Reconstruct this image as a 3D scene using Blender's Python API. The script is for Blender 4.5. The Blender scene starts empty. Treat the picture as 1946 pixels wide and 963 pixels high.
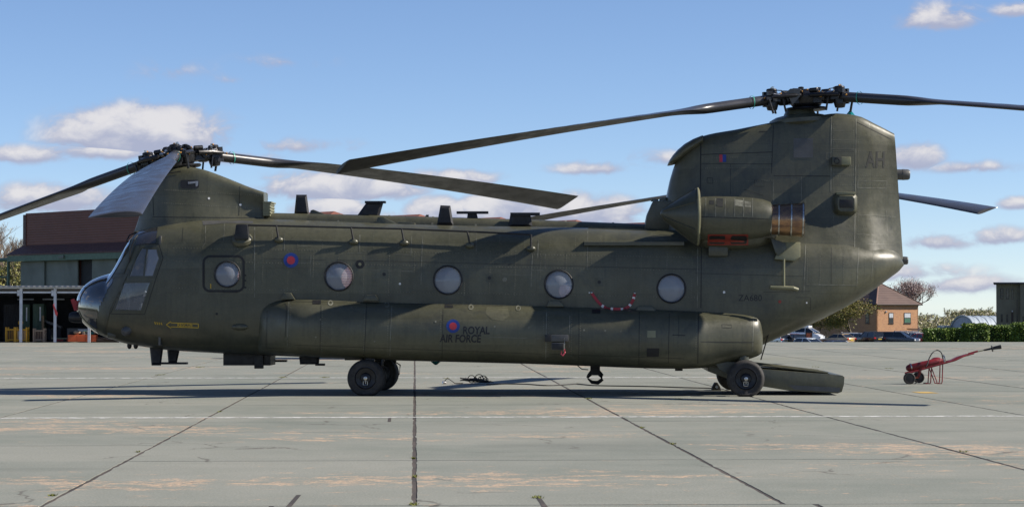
import bpy, bmesh, math, random
import numpy as np
from mathutils import Vector, Matrix
from mathutils.bvhtree import BVHTree

rnd = random.Random(7)
R = math.radians
scene = bpy.context.scene

# ------------------------------------------------------------------ camera
# Photograph measured at 1946 x 963: focal length 4410 px, eye 1.6 m above the apron.
FPX, CX, CY = 4410.0, 973.0, 481.5
YAW, PITCH, EYE = math.atan(185 / FPX), math.atan(101.5 / FPX), 1.6
cam_data = bpy.data.cameras.new("camera")
cam_data.sensor_width = 36.0
cam_data.lens = FPX / 1946 * 36.0
cam_data.clip_start = 0.1
cam_data.clip_end = 5000
cam = bpy.data.objects.new("camera", cam_data)
cam.location = (0, 0, EYE)
cam.rotation_euler = (math.pi / 2 + PITCH, 0, -YAW)
scene.collection.objects.link(cam)
scene.camera = cam
CAM_M = Matrix.Translation((0, 0, EYE)) @ cam.rotation_euler.to_matrix().to_4x4()

def ray(u, v):
    d = Vector(((u - CX) / FPX, -(v - CY) / FPX, -1.0))
    return (CAM_M.to_3x3() @ d).normalized()

def P(u, v, Y):
    """world point seen at photo position (u, v) at ground distance Y"""
    d = ray(u, v)
    return Vector((0, 0, EYE)) + d * (Y / d.y)

def UX(u, Y):
    """world x of photo column u at ground distance Y"""
    return Y * math.tan(YAW + math.atan((u - CX) / FPX))

# ------------------------------------------------------------------ sun
SUN = Vector((1.35, -0.085, 1.0)).normalized()          # towards the sun
sun_el = math.asin(SUN.z)
sun_az = math.atan2(SUN.x, SUN.y)                      # clockwise from +Y
sd = bpy.data.lights.new("sun", 'SUN')
sd.energy = 5.0
sd.angle = R(0.55)
sd.color = (1.0, 0.92, 0.80)
so = bpy.data.objects.new("sun", sd)
so.rotation_euler = (-SUN).to_track_quat('-Z', 'Y').to_euler()
so.location = (40, 0, 60)
scene.collection.objects.link(so)

# ------------------------------------------------------------------ world: sky with scattered cumulus
world = bpy.data.worlds.new("World")
scene.world = world
world.use_nodes = True
wt = world.node_tree
wt.nodes.clear()

class NT:
    def __init__(s, tree): s.t = tree
    def n(s, kind, **kw):
        nd = s.t.nodes.new(kind)
        for k, v in kw.items(): setattr(nd, k, v)
        return nd
    def link(s, a, b): s.t.links.new(a, b)
    def math(s, op, a, b=None, c=None, clamp=False):
        nd = s.n('ShaderNodeMath', operation=op, use_clamp=clamp)
        for i, x in enumerate((a, b, c)):
            if x is None: continue
            if isinstance(x, (int, float)): nd.inputs[i].default_value = x
            else: s.link(x, nd.inputs[i])
        return nd.outputs[0]
    def mix(s, fac, a, b, mode='MIX'):
        nd = s.n('ShaderNodeMix', data_type='RGBA', blend_type=mode)
        for sock, x in ((nd.inputs['Factor'], fac), (nd.inputs[6], a), (nd.inputs[7], b)):
            if isinstance(x, (int, float)): sock.default_value = x
            elif isinstance(x, tuple): sock.default_value = (*x, 1) if len(x) == 3 else x
            else: s.link(x, sock)
        return nd.outputs[2]
    def noise(s, vec, scale, detail=3, rough=0.5, dist=0.0):
        nd = s.n('ShaderNodeTexNoise')
        nd.inputs['Scale'].default_value = scale
        nd.inputs['Detail'].default_value = detail
        nd.inputs['Roughness'].default_value = rough
        nd.inputs['Distortion'].default_value = dist
        if vec is not None: s.link(vec, nd.inputs['Vector'])
        return nd.outputs['Fac']
    def ramp(s, fac, lo, hi, a=0.0, b=1.0):
        nd = s.n('ShaderNodeMapRange', interpolation_type='SMOOTHSTEP', clamp=True)
        for k, x in enumerate((fac, lo, hi, a, b)):
            if isinstance(x, (int, float)): nd.inputs[k].default_value = x
            else: s.link(x, nd.inputs[k])
        return nd.outputs[0]
    def scale(s, vec, sc):
        nd = s.n('ShaderNodeMapping')
        nd.inputs['Scale'].default_value = sc
        s.link(vec, nd.inputs['Vector'])
        return nd.outputs[0]

W = NT(wt)
sky = W.n('ShaderNodeTexSky', sky_type='NISHITA')
sky.sun_disc = False
sky.sun_elevation = sun_el
sky.sun_rotation = sun_az
sky.altitude = 50
sky.air_density = 0.62
sky.dust_density = 0.0
sky.ozone_density = 4.5
tc = W.n('ShaderNodeTexCoord')
sep = W.n('ShaderNodeSeparateXYZ')
W.link(tc.outputs['Generated'], sep.inputs[0])
az = W.math('ARCTAN2', sep.outputs[0], sep.outputs[1])
el = W.math('ARCSINE', sep.outputs[2])
cvec = W.n('ShaderNodeCombineXYZ')
W.link(az, cvec.inputs[0]); W.link(el, cvec.inputs[1])
cv = W.scale(cvec.outputs[0], (1, 1.5, 1))
n1 = W.noise(cv, 52, 8, 0.60, 0.35)
n2 = W.noise(cv, 14, 4, 0.5)
wob = W.math('MULTIPLY_ADD', W.math('SUBTRACT', n1, 0.5), 2.4, W.math('MULTIPLY', W.math('SUBTRACT', n2, 0.5), 0.7))
def azel(u, v):
    d = ray(u, v)
    return math.atan2(d.x, d.y), math.asin(d.z)
# cumulus: u, v, half width, height above, depth below, strength
CLOUDS = [(268, 264, 200, 74, 34, 1.5), (40, 296, 120, 22, 16, .75), (190, 290, 150, 22, 16, .8), (570, 278, 110, 18, 12, .5),
          (1783, 40, 84, 38, 20, .85), (1935, 22, 55, 18, 12, .8), (1738, 300, 62, 34, 26, 1.0), (1845, 318, 95, 14, 11, .6),
          (1135, 322, 95, 18, 12, .8), (645, 358, 200, 40, 28, 1.15), (630, 398, 90, 28, 32, 1.3), (835, 402, 75, 38, 34, 1.4),
          (1075, 402, 190, 40, 34, 1.35), (950, 395, 120, 34, 34, 1.3), (90, 380, 160, 36, 28, 1.15), (860, 340, 100, 22, 18, .95),
          (1935, 388, 45, 16, 12, .9), (1780, 460, 80, 22, 14, .7), (1905, 452, 70, 24, 14, .85), (1840, 540, 130, 22, 18, .75),
          (330, 136, 52, 18, 15, .24), (540, 118, 60, 12, 9, .24), (432, 153, 42, 10, 8, .22), (700, 430, 300, 30, 40, .8), (1500, 350, 160, 26, 20, .7), (1300, 300, 120, 16, 12, .45), (1720, 520, 150, 20, 16, .6), (430, 300, 110, 16, 14, .6)]
dens = lit = None
for (u, v, hw, ht, hb, st) in CLOUDS:
    a0, e0 = azel(u, v)
    dx = W.math('DIVIDE', W.math('SUBTRACT', az, a0), hw / FPX)
    dz = W.math('SUBTRACT', el, e0)
    up = W.math('DIVIDE', W.math('MAXIMUM', dz, 0.0), ht / FPX)
    dn = W.math('DIVIDE', W.math('MAXIMUM', W.math('MULTIPLY', dz, -1), 0.0), hb / FPX)
    dv = W.math('ADD', up, dn)
    r = W.math('SQRT', W.math('ADD', W.math('MULTIPLY', dx, dx), W.math('MULTIPLY', dv, dv)))
    d = W.math('MULTIPLY', W.math('SUBTRACT', 1.0, r), st)
    d = W.math('MAXIMUM', d, -1.5)
    sh = W.math('SUBTRACT', up, W.math('MULTIPLY', dn, 1.0))
    if dens is None: dens, lit = d, sh
    else:
        gt = W.math('GREATER_THAN', d, dens)
        mixl = W.n('ShaderNodeMix', data_type='FLOAT')
        W.link(gt, mixl.inputs[0]); W.link(lit, mixl.inputs[2]); W.link(sh, mixl.inputs[3])
        lit = mixl.outputs[0]
        dens = W.math('MAXIMUM', dens, d)
# the same kind of scattered cumulus all round the rest of the sky
away = W.ramp(W.math('ABSOLUTE', W.math('SUBTRACT', az, 0.045)), 0.26, 0.34)
gen = W.noise(W.scale(cvec.outputs[0], (1, 2.6, 1)), 7, 3, 0.5)
gend = W.math('MULTIPLY', W.math('SUBTRACT', gen, 0.57), 6.0)
band = W.math('MULTIPLY', W.ramp(el, -0.02, 0.02), W.ramp(el, 0.75, 0.35))
gend = W.math('SUBTRACT', W.math('MULTIPLY', W.math('ADD', gend, 1.5), W.math('MULTIPLY', away, band)), 1.5)
dens = W.math('MAXIMUM', dens, gend)
tot = W.math('ADD', W.math('ADD', dens, wob), 0.16)
alpha = W.math('MULTIPLY', W.ramp(tot, -0.05, 0.62), W.ramp(dens, -0.35, 0.35))
bright = W.ramp(W.math('MULTIPLY_ADD', W.math('SUBTRACT', n1, 0.5), 2.6, lit), -0.55, 0.55)
bright = W.math('MULTIPLY', bright, W.ramp(tot, 0.1, 0.9))
ccol = W.mix(bright, (0.50, 0.53, 0.70), (0.95, 0.92, 0.93))
SKY_STRENGTH = 0.102
skyc = W.mix(1.0, sky.outputs[0], (0.96, 0.90, 0.90), 'MULTIPLY')
cl = W.n('ShaderNodeVectorMath', operation='SCALE')
W.link(ccol, cl.inputs[0]); cl.inputs['Scale'].default_value = 0.57 / SKY_STRENGTH
final = W.mix(W.math('MULTIPLY', alpha, 0.92), skyc, cl.outputs[0])
bg = W.n('ShaderNodeBackground')
bg.inputs['Strength'].default_value = SKY_STRENGTH
W.link(final, bg.inputs['Color'])
wo = W.n('ShaderNodeOutputWorld')
W.link(bg.outputs[0], wo.inputs['Surface'])

vs = scene.view_settings
vs.view_transform = 'Standard'
vs.look = 'None'
vs.exposure = 0.55
vs.gamma = 1.0
vs.use_curve_mapping = False
scene.cycles.use_denoising = True
scene.cycles.max_bounces = 8
scene.cycles.transparent_max_bounces = 16

# ------------------------------------------------------------------ materials
def material(name, col, rough=0.6, metal=0.0, col2=None, nscale=4.0, bump=0.0, bscale=40.0, spec=0.5, coat=0.0, coord='Object', stretch=None):
    m = bpy.data.materials.new(name)
    m.use_nodes = True
    t = NT(m.node_tree)
    b = m.node_tree.nodes['Principled BSDF']
    b.inputs['Roughness'].default_value = rough
    b.inputs['Metallic'].default_value = metal
    b.inputs['Specular IOR Level'].default_value = spec
    b.inputs['Coat Weight'].default_value = coat
    b.inputs['Base Color'].default_value = (*col, 1)
    tcn = t.n('ShaderNodeTexCoord')
    vec = tcn.outputs[coord]
    if stretch: vec = t.scale(vec, stretch)
    if col2 is None: col2 = tuple(c * 0.78 for c in col)
    f = t.ramp(t.noise(vec, nscale, 5, 0.6), 0.32, 0.68)
    t.link(t.mix(f, col, col2), b.inputs['Base Color'])
    rr = t.ramp(t.noise(vec, nscale * 2.3, 3, 0.6), 0.3, 0.7, max(rough - 0.08, 0.02), min(rough + 0.08, 1))
    t.link(rr, b.inputs['Roughness'])
    if bump > 0:
        bn = t.n('ShaderNodeBump')
        bn.inputs['Strength'].default_value = bump
        bn.inputs['Distance'].default_value = 0.02
        t.link(t.noise(vec, bscale, 4, 0.6), bn.inputs['Height'])
        t.link(bn.outputs[0], b.inputs['Normal'])
    return m

def glass_material(name, haze, tint=(0.6, 0.65, 0.75), rough=0.03, amount=0.25):
    m = bpy.data.materials.new(name)
    m.use_nodes = True
    t = NT(m.node_tree)
    t.t.nodes.clear()
    tr = t.n('ShaderNodeBsdfTransparent'); tr.inputs[0].default_value = (*tint, 1)
    gl = t.n('ShaderNodeBsdfGlossy'); gl.inputs['Roughness'].default_value = rough
    df = t.n('ShaderNodeBsdfDiffuse'); df.inputs[0].default_value = (*haze, 1)
    fr = t.n('ShaderNodeFresnel'); fr.inputs[0].default_value = 1.5
    m1 = t.n('ShaderNodeMixShader'); m1.inputs[0].default_value = amount
    t.link(tr.outputs[0], m1.inputs[1]); t.link(df.outputs[0], m1.inputs[2])
    m2 = t.n('ShaderNodeMixShader')
    t.link(fr.outputs[0], m2.inputs[0]); t.link(m1.outputs[0], m2.inputs[1]); t.link(gl.outputs[0], m2.inputs[2])
    o = t.n('ShaderNodeOutputMaterial'); t.link(m2.outputs[0], o.inputs[0])
    return m

def paint_material(name, c1, c2, rough):
    """satin military paint: faded patches, vertical rain streaks, oil-canned skin"""
    m = bpy.data.materials.new(name)
    m.use_nodes = True
    t = NT(m.node_tree)
    b = m.node_tree.nodes['Principled BSDF']
    co = t.n('ShaderNodeTexCoord').outputs['Object']
    big = t.ramp(t.noise(co, 0.9, 4, 0.6), 0.3, 0.7)
    streak = t.ramp(t.noise(t.scale(co, (9, 9, 0.7)), 1.6, 5, 0.65), 0.42, 0.75)
    fine = t.ramp(t.noise(co, 26, 3, 0.6), 0.35, 0.7)
    c = t.mix(big, c1, c2)
    c = t.mix(t.math('MULTIPLY', streak, 0.45), c, tuple(x * 0.62 for x in c1))
    c = t.mix(t.math('MULTIPLY', fine, 0.22), c, tuple(min(1, x * 1.35) for x in c2))
    # panels of slightly different age
    br = t.n('ShaderNodeTexBrick')
    br.inputs['Scale'].default_value = 1.0
    br.inputs['Brick Width'].default_value = 1.23
    br.inputs['Row Height'].default_value = 0.46
    br.inputs['Mortar Size'].default_value = 0.006
    br.inputs['Color1'].default_value = (0.35, 0.35, 0.35, 1)
    br.inputs['Color2'].default_value = (0.65, 0.65, 0.65, 1)
    br.inputs['Mortar'].default_value = (0.40, 0.40, 0.40, 1)
    rot = t.n('ShaderNodeMapping'); rot.inputs['Rotation'].default_value = (-math.pi / 2, 0, 0)
    t.link(co, rot.inputs['Vector']); t.link(rot.outputs[0], br.inputs['Vector'])
    c = t.mix(0.55, c, br.outputs['Color'], 'OVERLAY')
    grime = t.ramp(t.noise(co, 1.7, 6, 0.7, 0.8), 0.50, 0.72)
    c = t.mix(t.math('MULTIPLY', grime, 0.55), c, (0.034, 0.036, 0.030))
    scuff = t.ramp(t.noise(t.scale(co, (1, 1, 2.2)), 7.5, 6, 0.75), 0.60, 0.74)
    c = t.mix(t.math('MULTIPLY', scuff, 0.30), c, (0.16, 0.16, 0.12))
    t.link(c, b.inputs['Base Color'])
    rg = t.ramp(t.noise(co, 2.7, 5, 0.65), 0.3, 0.7, rough - 0.09, rough + 0.10)
    t.link(rg, b.inputs['Roughness'])
    b.inputs['Specular IOR Level'].default_value = 0.55
    bn = t.n('ShaderNodeBump'); bn.inputs['Strength'].default_value = 0.30; bn.inputs['Distance'].default_value = 0.02
    h = t.math('ADD', t.noise(co, 3.2, 2, 0.5), t.math('MULTIPLY', br.outputs['Fac'], -0.05))
    t.link(h, bn.inputs['Height']); t.link(bn.outputs[0], b.inputs['Normal'])
    return m

M = {}
M['paint'] = paint_material('olive_paint', (0.056, 0.057, 0.037), (0.084, 0.082, 0.052), 0.37)
M['paint_dark'] = paint_material('dark_olive_paint', (0.046, 0.048, 0.033), (0.060, 0.061, 0.042), 0.38)
M['lining'] = material('cabin_lining', (0.42, 0.43, 0.42), 0.8)
M['black'] = material('black_paint', (0.012, 0.012, 0.014), 0.5)
M['antenna'] = material('antenna_black', (0.010, 0.011, 0.016), 0.55)
M['rubber'] = material('tyre_rubber', (0.018, 0.017, 0.017), 0.75, bump=0.2, col2=(0.034, 0.031, 0.029), nscale=9)
M['dark_metal'] = material('dark_metal', (0.030, 0.030, 0.033), 0.35, 0.5, col2=(0.016, 0.016, 0.018), nscale=14)
M['steel'] = material('bare_steel', (0.55, 0.54, 0.52), 0.28, 1.0, nscale=12)
M['brass'] = material('brass_fitting', (0.50, 0.26, 0.07), 0.35, 0.9)
M['exhaust'] = material('heat_tinted_steel', (0.40, 0.24, 0.13), 0.34, 0.9, col2=(0.20, 0.13, 0.10), nscale=5, stretch=(1, 1, 3))
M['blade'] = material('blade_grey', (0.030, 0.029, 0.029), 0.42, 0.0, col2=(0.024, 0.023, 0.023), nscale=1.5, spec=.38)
M['blade_top'] = material('blade_upper_sky_sheen', (0.055, 0.056, 0.066), 0.27, 0.0, col2=(0.046, 0.047, 0.054), nscale=1.5)  # same blade from above: sky sheen painted in as a lighter, bluer grey
M['nose_glass'] = material('dark_glazing', (0.020, 0.021, 0.022), 0.04, 0.0, col2=(0.045, 0.040, 0.036), nscale=3.5, spec=0.9, coat=0.8)  # brownish lighter mottling puts reflections into the glass colour
M['glass'] = glass_material('scratched_perspex', (0.60, 0.65, 0.76), (0.80, 0.84, 0.90), 0.05, 0.34)
M['cockpit_glass'] = glass_material('cockpit_perspex', (0.55, 0.60, 0.68), (0.78, 0.82, 0.86), 0.02, 0.20)
M['roundel_blue'] = material('roundel_blue', (0.012, 0.045, 0.26), 0.5)
M['roundel_red'] = material('roundel_red', (0.45, 0.03, 0.055), 0.5)
M['flag_red'] = material('flag_red', (0.42, 0.035, 0.04), 0.5)
M['ink'] = material('stencil_black', (0.010, 0.010, 0.014), 0.55)
M['ink_faint'] = material('stencil_dark_green', (0.022, 0.023, 0.020), 0.55)
M['yellow'] = material('stencil_yellow', (0.55, 0.36, 0.03), 0.6)
M['seam'] = material('worn_seam', (0.20, 0.20, 0.16), 0.5, col2=(0.075, 0.075, 0.055), nscale=6)
M['seam_dark'] = material('dark_joint', (0.016, 0.017, 0.015), 0.6)
M['seal'] = material('rubber_seal', (0.012, 0.012, 0.014), 0.6)
M['vent_red'] = material('vent_red', (0.24, 0.032, 0.022), 0.5)
M['beacon'] = material('teal_beacon', (0.01, 0.22, 0.22), 0.12, spec=0.7)
M['light_olive'] = material('pale_olive', (0.22, 0.215, 0.13), 0.5)
M['grey_plate'] = material('grey_plate', (0.085, 0.085, 0.085), 0.42)
M['tape_red'] = material('streamer_red', (0.34, 0.025, 0.04), 0.6)
M['tape_white'] = material('streamer_white', (0.75, 0.72, 0.72), 0.6)
M['orange'] = material('signal_orange', (0.75, 0.14, 0.04), 0.6)
M['pink'] = material('pink_ribbon', (0.75, 0.10, 0.14), 0.6)
M['white'] = material('white_paint', (0.78, 0.78, 0.78), 0.4)

# ------------------------------------------------------------------ mesh helpers
class MB:
    def __init__(s): s.v, s.f, s.m = [], [], []
    def add(s, vs_, fs_, mi=0):
        o = len(s.v)
        s.v += [tuple(p) for p in vs_]
        s.f += [tuple(i + o for i in f) for f in fs_]
        s.m += [mi] * len(fs_)
        return s
    def box(s, x0, x1, y0, y1, z0, z1, mi=0):
        return s.add([(x0, y0, z0), (x1, y0, z0), (x1, y1, z0), (x0, y1, z0), (x0, y0, z1), (x1, y0, z1), (x1, y1, z1), (x0, y1, z1)],
                     [(3, 2, 1, 0), (4, 5, 6, 7), (0, 1, 5, 4), (1, 2, 6, 5), (2, 3, 7, 6), (3, 0, 4, 7)], mi)
    def cbox(s, c, size, rot=None, mi=0):
        hx, hy, hz = [q / 2 for q in size]
        t = MB().box(-hx, hx, -hy, hy, -hz, hz)
        mt = rot if rot is not None else Matrix.Identity(3)
        return s.add([mt @ Vector(p) + Vector(c) for p in t.v], t.f, mi)
    def ring_frame(s, d):
        d = Vector(d).normalized()
        a = d.cross(Vector((0, 0, 1)))
        if a.length < 1e-3: a = d.cross(Vector((0, 1, 0)))
        a.normalize()
        return a, d.cross(a)
    def tube(s, pts, r, n=8, cap=True, mi=0):
        pts = [Vector(p) for p in pts]
        rs = r if isinstance(r, (list, tuple)) else [r] * len(pts)
        rings = []
        for i, p in enumerate(pts):
            d = (pts[min(i + 1, len(pts) - 1)] - pts[max(i - 1, 0)])
            a, b = s.ring_frame(d)
            rings.append([p + (a * math.cos(2 * math.pi * k / n) + b * math.sin(2 * math.pi * k / n)) * rs[i] for k in range(n)])
        return s.loft(rings, cap, cap, mi)
    def loft(s, rings, cap0=True, cap1=True, mi=0):
        n = len(rings[0])
        vs_ = [p for rg in rings for p in rg]
        fs_ = []
        for i in range(len(rings) - 1):
            for k in range(n):
                k2 = (k + 1) % n
                fs_.append((i * n + k, i * n + k2, (i + 1) * n + k2, (i + 1) * n + k))
        if cap0: fs_.append(tuple(range(n))[::-1])
        if cap1: fs_.append(tuple((len(rings) - 1) * n + k for k in range(n)))
        return s.add(vs_, fs_, mi)
    def lathe(s, prof, o, axis, n=24, cap=True, mi=0):
        o, d = Vector(o), Vector(axis).normalized()
        a, b = s.ring_frame(d)
        rings = [[o + d * t + (a * math.cos(2 * math.pi * k / n) + b * math.sin(2 * math.pi * k / n)) * max(r, 1e-4) for k in range(n)] for t, r in prof]
        return s.loft(rings, cap, cap, mi)
    def prism(s, poly, ext, mi=0):
        e = Vector(ext)
        n = len(poly)
        a = [Vector(p) for p in poly]
        vs_ = a + [p + e for p in a]
        fs_ = [tuple(range(n))[::-1], tuple(range(n, 2 * n))] + [(i, (i + 1) % n, n + (i + 1) % n, n + i) for i in range(n)]
        return s.add(vs_, fs_, mi)
    def ball(s, c, r, n=10, sc=(1, 1, 1), mi=0):
        c = Vector(c)
        rings = []
        for i in range(1, n):
            th = math.pi * i / n
            rings.append([c + Vector((r * sc[0] * math.sin(th) * math.cos(2 * math.pi * k / n), r * sc[1] * math.sin(th) * math.sin(2 * math.pi * k / n), r * sc[2] * math.cos(th))) for k in range(n)])
        return s.loft(rings, True, True, mi)
    def mirrored(s):
        t = MB(); t.v = [(x, -y, z) for x, y, z in s.v]; t.f = [f[::-1] for f in s.f]; t.m = list(s.m)
        return t
    def build(s, name, mats, parent=None, smooth=True, angle=32, bevel=0.0, fix=True, loc=None):
        me = bpy.data.meshes.new(name)
        me.from_pydata([tuple(p) for p in s.v], [], s.f)
        mats = mats if isinstance(mats, (list, tuple)) else [mats]
        for m in mats: me.materials.append(m)
        me.polygons.foreach_set('material_index', s.m)
        if bevel > 0 or fix:
            bm = bmesh.new(); bm.from_mesh(me)
            if bevel > 0:
                bmesh.ops.remove_doubles(bm, verts=bm.verts, dist=1e-5)
                bmesh.ops.bevel(bm, geom=bm.edges[:], offset=bevel, segments=2, affect='EDGES', profile=0.6, clamp_overlap=True)
            if fix: bmesh.ops.recalc_face_normals(bm, faces=bm.faces)
            bm.to_mesh(me); bm.free()
        if smooth:
            me.shade_smooth()
            me.set_sharp_from_angle(angle=R(angle))
        ob = bpy.data.objects.new(name, me)
        scene.collection.objects.link(ob)
        if parent is not None: ob.parent = parent
        if loc is not None: ob.location = loc
        return ob

def link_mesh(name, me, parent=None, loc=(0, 0, 0), rot=(0, 0, 0)):
    ob = bpy.data.objects.new(name, me)
    scene.collection.objects.link(ob)
    if parent is not None: ob.parent = parent
    ob.location, ob.rotation_euler = loc, rot
    return ob

def empty(name, loc=(0, 0, 0), rz=0.0, parent=None):
    o = bpy.data.objects.new(name, None)
    o.empty_display_size = 0.3
    scene.collection.objects.link(o)
    o.location = loc
    o.rotation_euler = (0, 0, rz)
    if parent is not None: o.parent = parent
    return o

def tag(o, label=None, cat=None, group=None, kind=None):
    if label: o['label'] = label
    if cat: o['category'] = cat
    if group: o['group'] = group
    if kind: o['kind'] = kind
    return o

def pchip(xs, ys):
    xs, ys = np.array(xs, float), np.array(ys, float)
    h = np.diff(xs); dl = np.diff(ys) / h
    d = np.zeros(len(xs)); d[0], d[-1] = dl[0], dl[-1]
    for i in range(1, len(xs) - 1):
        if dl[i - 1] * dl[i] > 0:
            w1, w2 = 2 * h[i] + h[i - 1], h[i] + 2 * h[i - 1]
            d[i] = (w1 + w2) / (w1 / dl[i - 1] + w2 / dl[i])
    def f(x):
        i = int(np.clip(np.searchsorted(xs, x) - 1, 0, len(xs) - 2))
        t = min(max((x - xs[i]) / h[i], 0), 1)
        return float((2*t**3-3*t**2+1)*ys[i] + (t**3-2*t**2+t)*h[i]*d[i] + (-2*t**3+3*t**2)*ys[i+1] + (t**3-t**2)*h[i]*d[i+1])
    return f

# ================================================================== ground
def concrete_material():
    m = bpy.data.materials.new('apron_concrete')
    m.use_nodes = True
    t = NT(m.node_tree)
    b = m.node_tree.nodes['Principled BSDF']
    pos = t.n('ShaderNodeNewGeometry').outputs['Position']
    oi = t.n('ShaderNodeObjectInfo').outputs['Random']
    big = t.ramp(t.noise(pos, 0.16, 5, 0.62, 0.4), 0.30, 0.70)
    mid = t.ramp(t.noise(pos, 0.9, 6, 0.65), 0.30, 0.72)
    base = t.mix(big, (0.166, 0.184, 0.158), (0.236, 0.242, 0.210))
    base = t.mix(t.math('MULTIPLY', mid, 0.55), base, (0.280, 0.280, 0.245))
    base = t.mix(0.25, base, t.mix(oi, (0.17, 0.19, 0.170), (0.30, 0.295, 0.26)))
    # dark oily and damp areas
    dk = t.ramp(t.noise(t.scale(pos, (0.35, 1.0, 1)), 0.30, 5, 0.6, 0.6), 0.56, 0.74)
    base = t.mix(t.math('MULTIPLY', dk, 0.42), base, (0.130, 0.135, 0.122))
    # surface laitance worn off: warm sandy aggregate shows, dragged by the sweepers along x
    worn_zone = t.ramp(t.noise(t.scale(pos, (0.5, 1, 1)), 0.22, 3, 0.5), 0.43, 0.68)
    py = t.n('ShaderNodeSeparateXYZ'); t.link(pos, py.inputs[0])
    worn_zone = t.math('ADD', worn_zone, t.ramp(py.outputs[1], 31.0, 20.0, 0.0, 0.40), clamp=True)
    wear = t.noise(t.scale(pos, (0.75, 1.0, 1)), 2.8, 10, 0.80, 0.5)
    w2 = t.ramp(wear, t.math('SUBTRACT', 0.66, t.math('MULTIPLY', worn_zone, 0.20)), t.math('SUBTRACT', 0.72, t.math('MULTIPLY', worn_zone, 0.16)))
    speck = t.ramp(t.noise(pos, 17, 5, 0.78), 0.40, 0.55)
    base = t.mix(t.math('MULTIPLY', t.math('MULTIPLY', w2, speck), 0.90), base, (0.54, 0.375, 0.255))
    spots = t.ramp(t.noise(pos, 3.4, 4, 0.6), 0.66, 0.76)
    base = t.mix(t.math('MULTIPLY', spots, 0.35), base, (0.11, 0.11, 0.10))
    vor = t.n('ShaderNodeTexVoronoi', feature='DISTANCE_TO_EDGE'); vor.inputs['Scale'].default_value = 0.33
    wv = t.n('ShaderNodeVectorMath', operation='ADD'); nz = t.n('ShaderNodeTexNoise'); nz.inputs['Scale'].default_value = 1.1; nz.inputs['Detail'].default_value = 6
    t.link(pos, nz.inputs['Vector']); t.link(pos, wv.inputs[0]); t.link(nz.outputs['Color'], wv.inputs[1]); t.link(wv.outputs[0], vor.inputs['Vector'])
    crack = t.math('MULTIPLY', t.ramp(vor.outputs[0], 0.010, 0.002), t.ramp(t.noise(pos, 0.5, 3, 0.5), 0.52, 0.6))
    base = t.mix(t.math('MULTIPLY', crack, 0.7), base, (0.09, 0.08, 0.07))
    grit = t.noise(pos, 45, 4, 0.8)
    base = t.mix(0.55, base, t.mix(t.ramp(grit, 0.3, 0.7), (0.30, 0.30, 0.30), (0.70, 0.70, 0.70)), 'OVERLAY')
    t.link(base, b.inputs['Base Color'])
    b.inputs['Roughness'].default_value = 0.85
    b.inputs['Specular IOR Level'].default_value = 0.25
    bn = t.n('ShaderNodeBump'); bn.inputs['Strength'].default_value = 0.35; bn.inputs['Distance'].default_value = 0.012
    t.link(t.math('ADD', t.noise(pos, 9, 6, 0.7), t.math('MULTIPLY', w2, -0.3)), bn.inputs['Height'])
    t.link(bn.outputs[0], b.inputs['Normal'])
    return m

M['concrete'] = concrete_material()
M['joint'] = material('joint_sealant', (0.040, 0.034, 0.032), 0.9, col2=(0.085, 0.068, 0.058), nscale=0.9, coord='Object', bump=0.4)
M['field'] = material('grass_field', (0.055, 0.075, 0.022), 0.95, col2=(0.085, 0.085, 0.035), nscale=0.2)
M['weed'] = material('joint_weeds', (0.16, 0.17, 0.025), 0.8)

GZ = -3.2                                   # the land drops behind the apron and falls gently away
def gz(Y): return GZ - max(0.0, Y - 290) * 0.0104
g = MB().add([(x, y, z) for y, z in ((-400, GZ), (290, GZ), (4500, gz(4500))) for x in (-3500, 3500)], [(0, 1, 3, 2), (2, 3, 5, 4)]).build('ground', M['field'], smooth=False)
tag(g, kind='structure')

APRON_END = 105.3
apron = MB().box(-45, 60, -12, APRON_END, -3.3, -0.005).build('apron', M['joint'], smooth=False)
tag(apron, kind='structure')

def slab_mesh(w, l, seed, jag):
    q = random.Random(seed)
    gx, gy = 0.022, 0.007
    pts = []
    nx, ny = 5, 14
    def j(a): return q.uniform(-a, a) * (2.6 if q.random() < 0.10 else 1)
    for i in range(nx): pts.append((gx + (w - 2 * gx) * i / nx, gy + j(jag * 0.25)))
    for i in range(ny): pts.append((w - gx + j(jag), gy + (l - 2 * gy) * i / ny))
    for i in range(nx): pts.append((w - gx - (w - 2 * gx) * i / nx, l - gy + j(jag * 0.25)))
    for i in range(ny): pts.append((gx + j(jag), l - gy - (l - 2 * gy) * i / ny))
    n = len(pts)
    mb = MB()
    mb.add([(x, y, 0) for x, y in pts] + [(x, y, -0.012) for x, y in pts],
           [tuple(range(n))] + [(i, n + i, n + (i + 1) % n, (i + 1) % n) for i in range(n)])
    return mb

SL, SW = 2.75, 3.0
ROW0 = 18.8
variants = []
for k in range(6):
    mb = slab_mesh(SW, SL, 100 + k, 0.007)
    ob = mb.build('concrete_slab', M['concrete'], smooth=False)
    me = ob.data
    bpy.data.objects.remove(ob)
    variants.append(me)
cells = []
for r_ in range(0, 31):
    y0 = ROW0 + r_ * SL
    for c_ in range(-13, 19):
        x0 = c_ * SW
        xm, ym = x0 + SW / 2, y0 + SL / 2
        lo, hi = -(788 / FPX) * (y0 + SL) - SW, (1158 / FPX) * (y0 + SL) + 0.2
        cells.append((0 if lo < x0 < hi else 1, y0, x0))
cells.sort()
rest = MB()
count = 0
for (outside, y0, x0) in cells:
    if not outside and count < 290:
        o = link_mesh('concrete_slab', variants[rnd.randrange(6)], apron, (x0, y0, rnd.uniform(-0.0015, 0.0015)))
        count += 1
    else:
        gp = 0.02
        rest.box(x0 + gp, x0 + SW - gp, y0 + 0.006, y0 + SL - 0.006, -0.012, 0)
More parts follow.
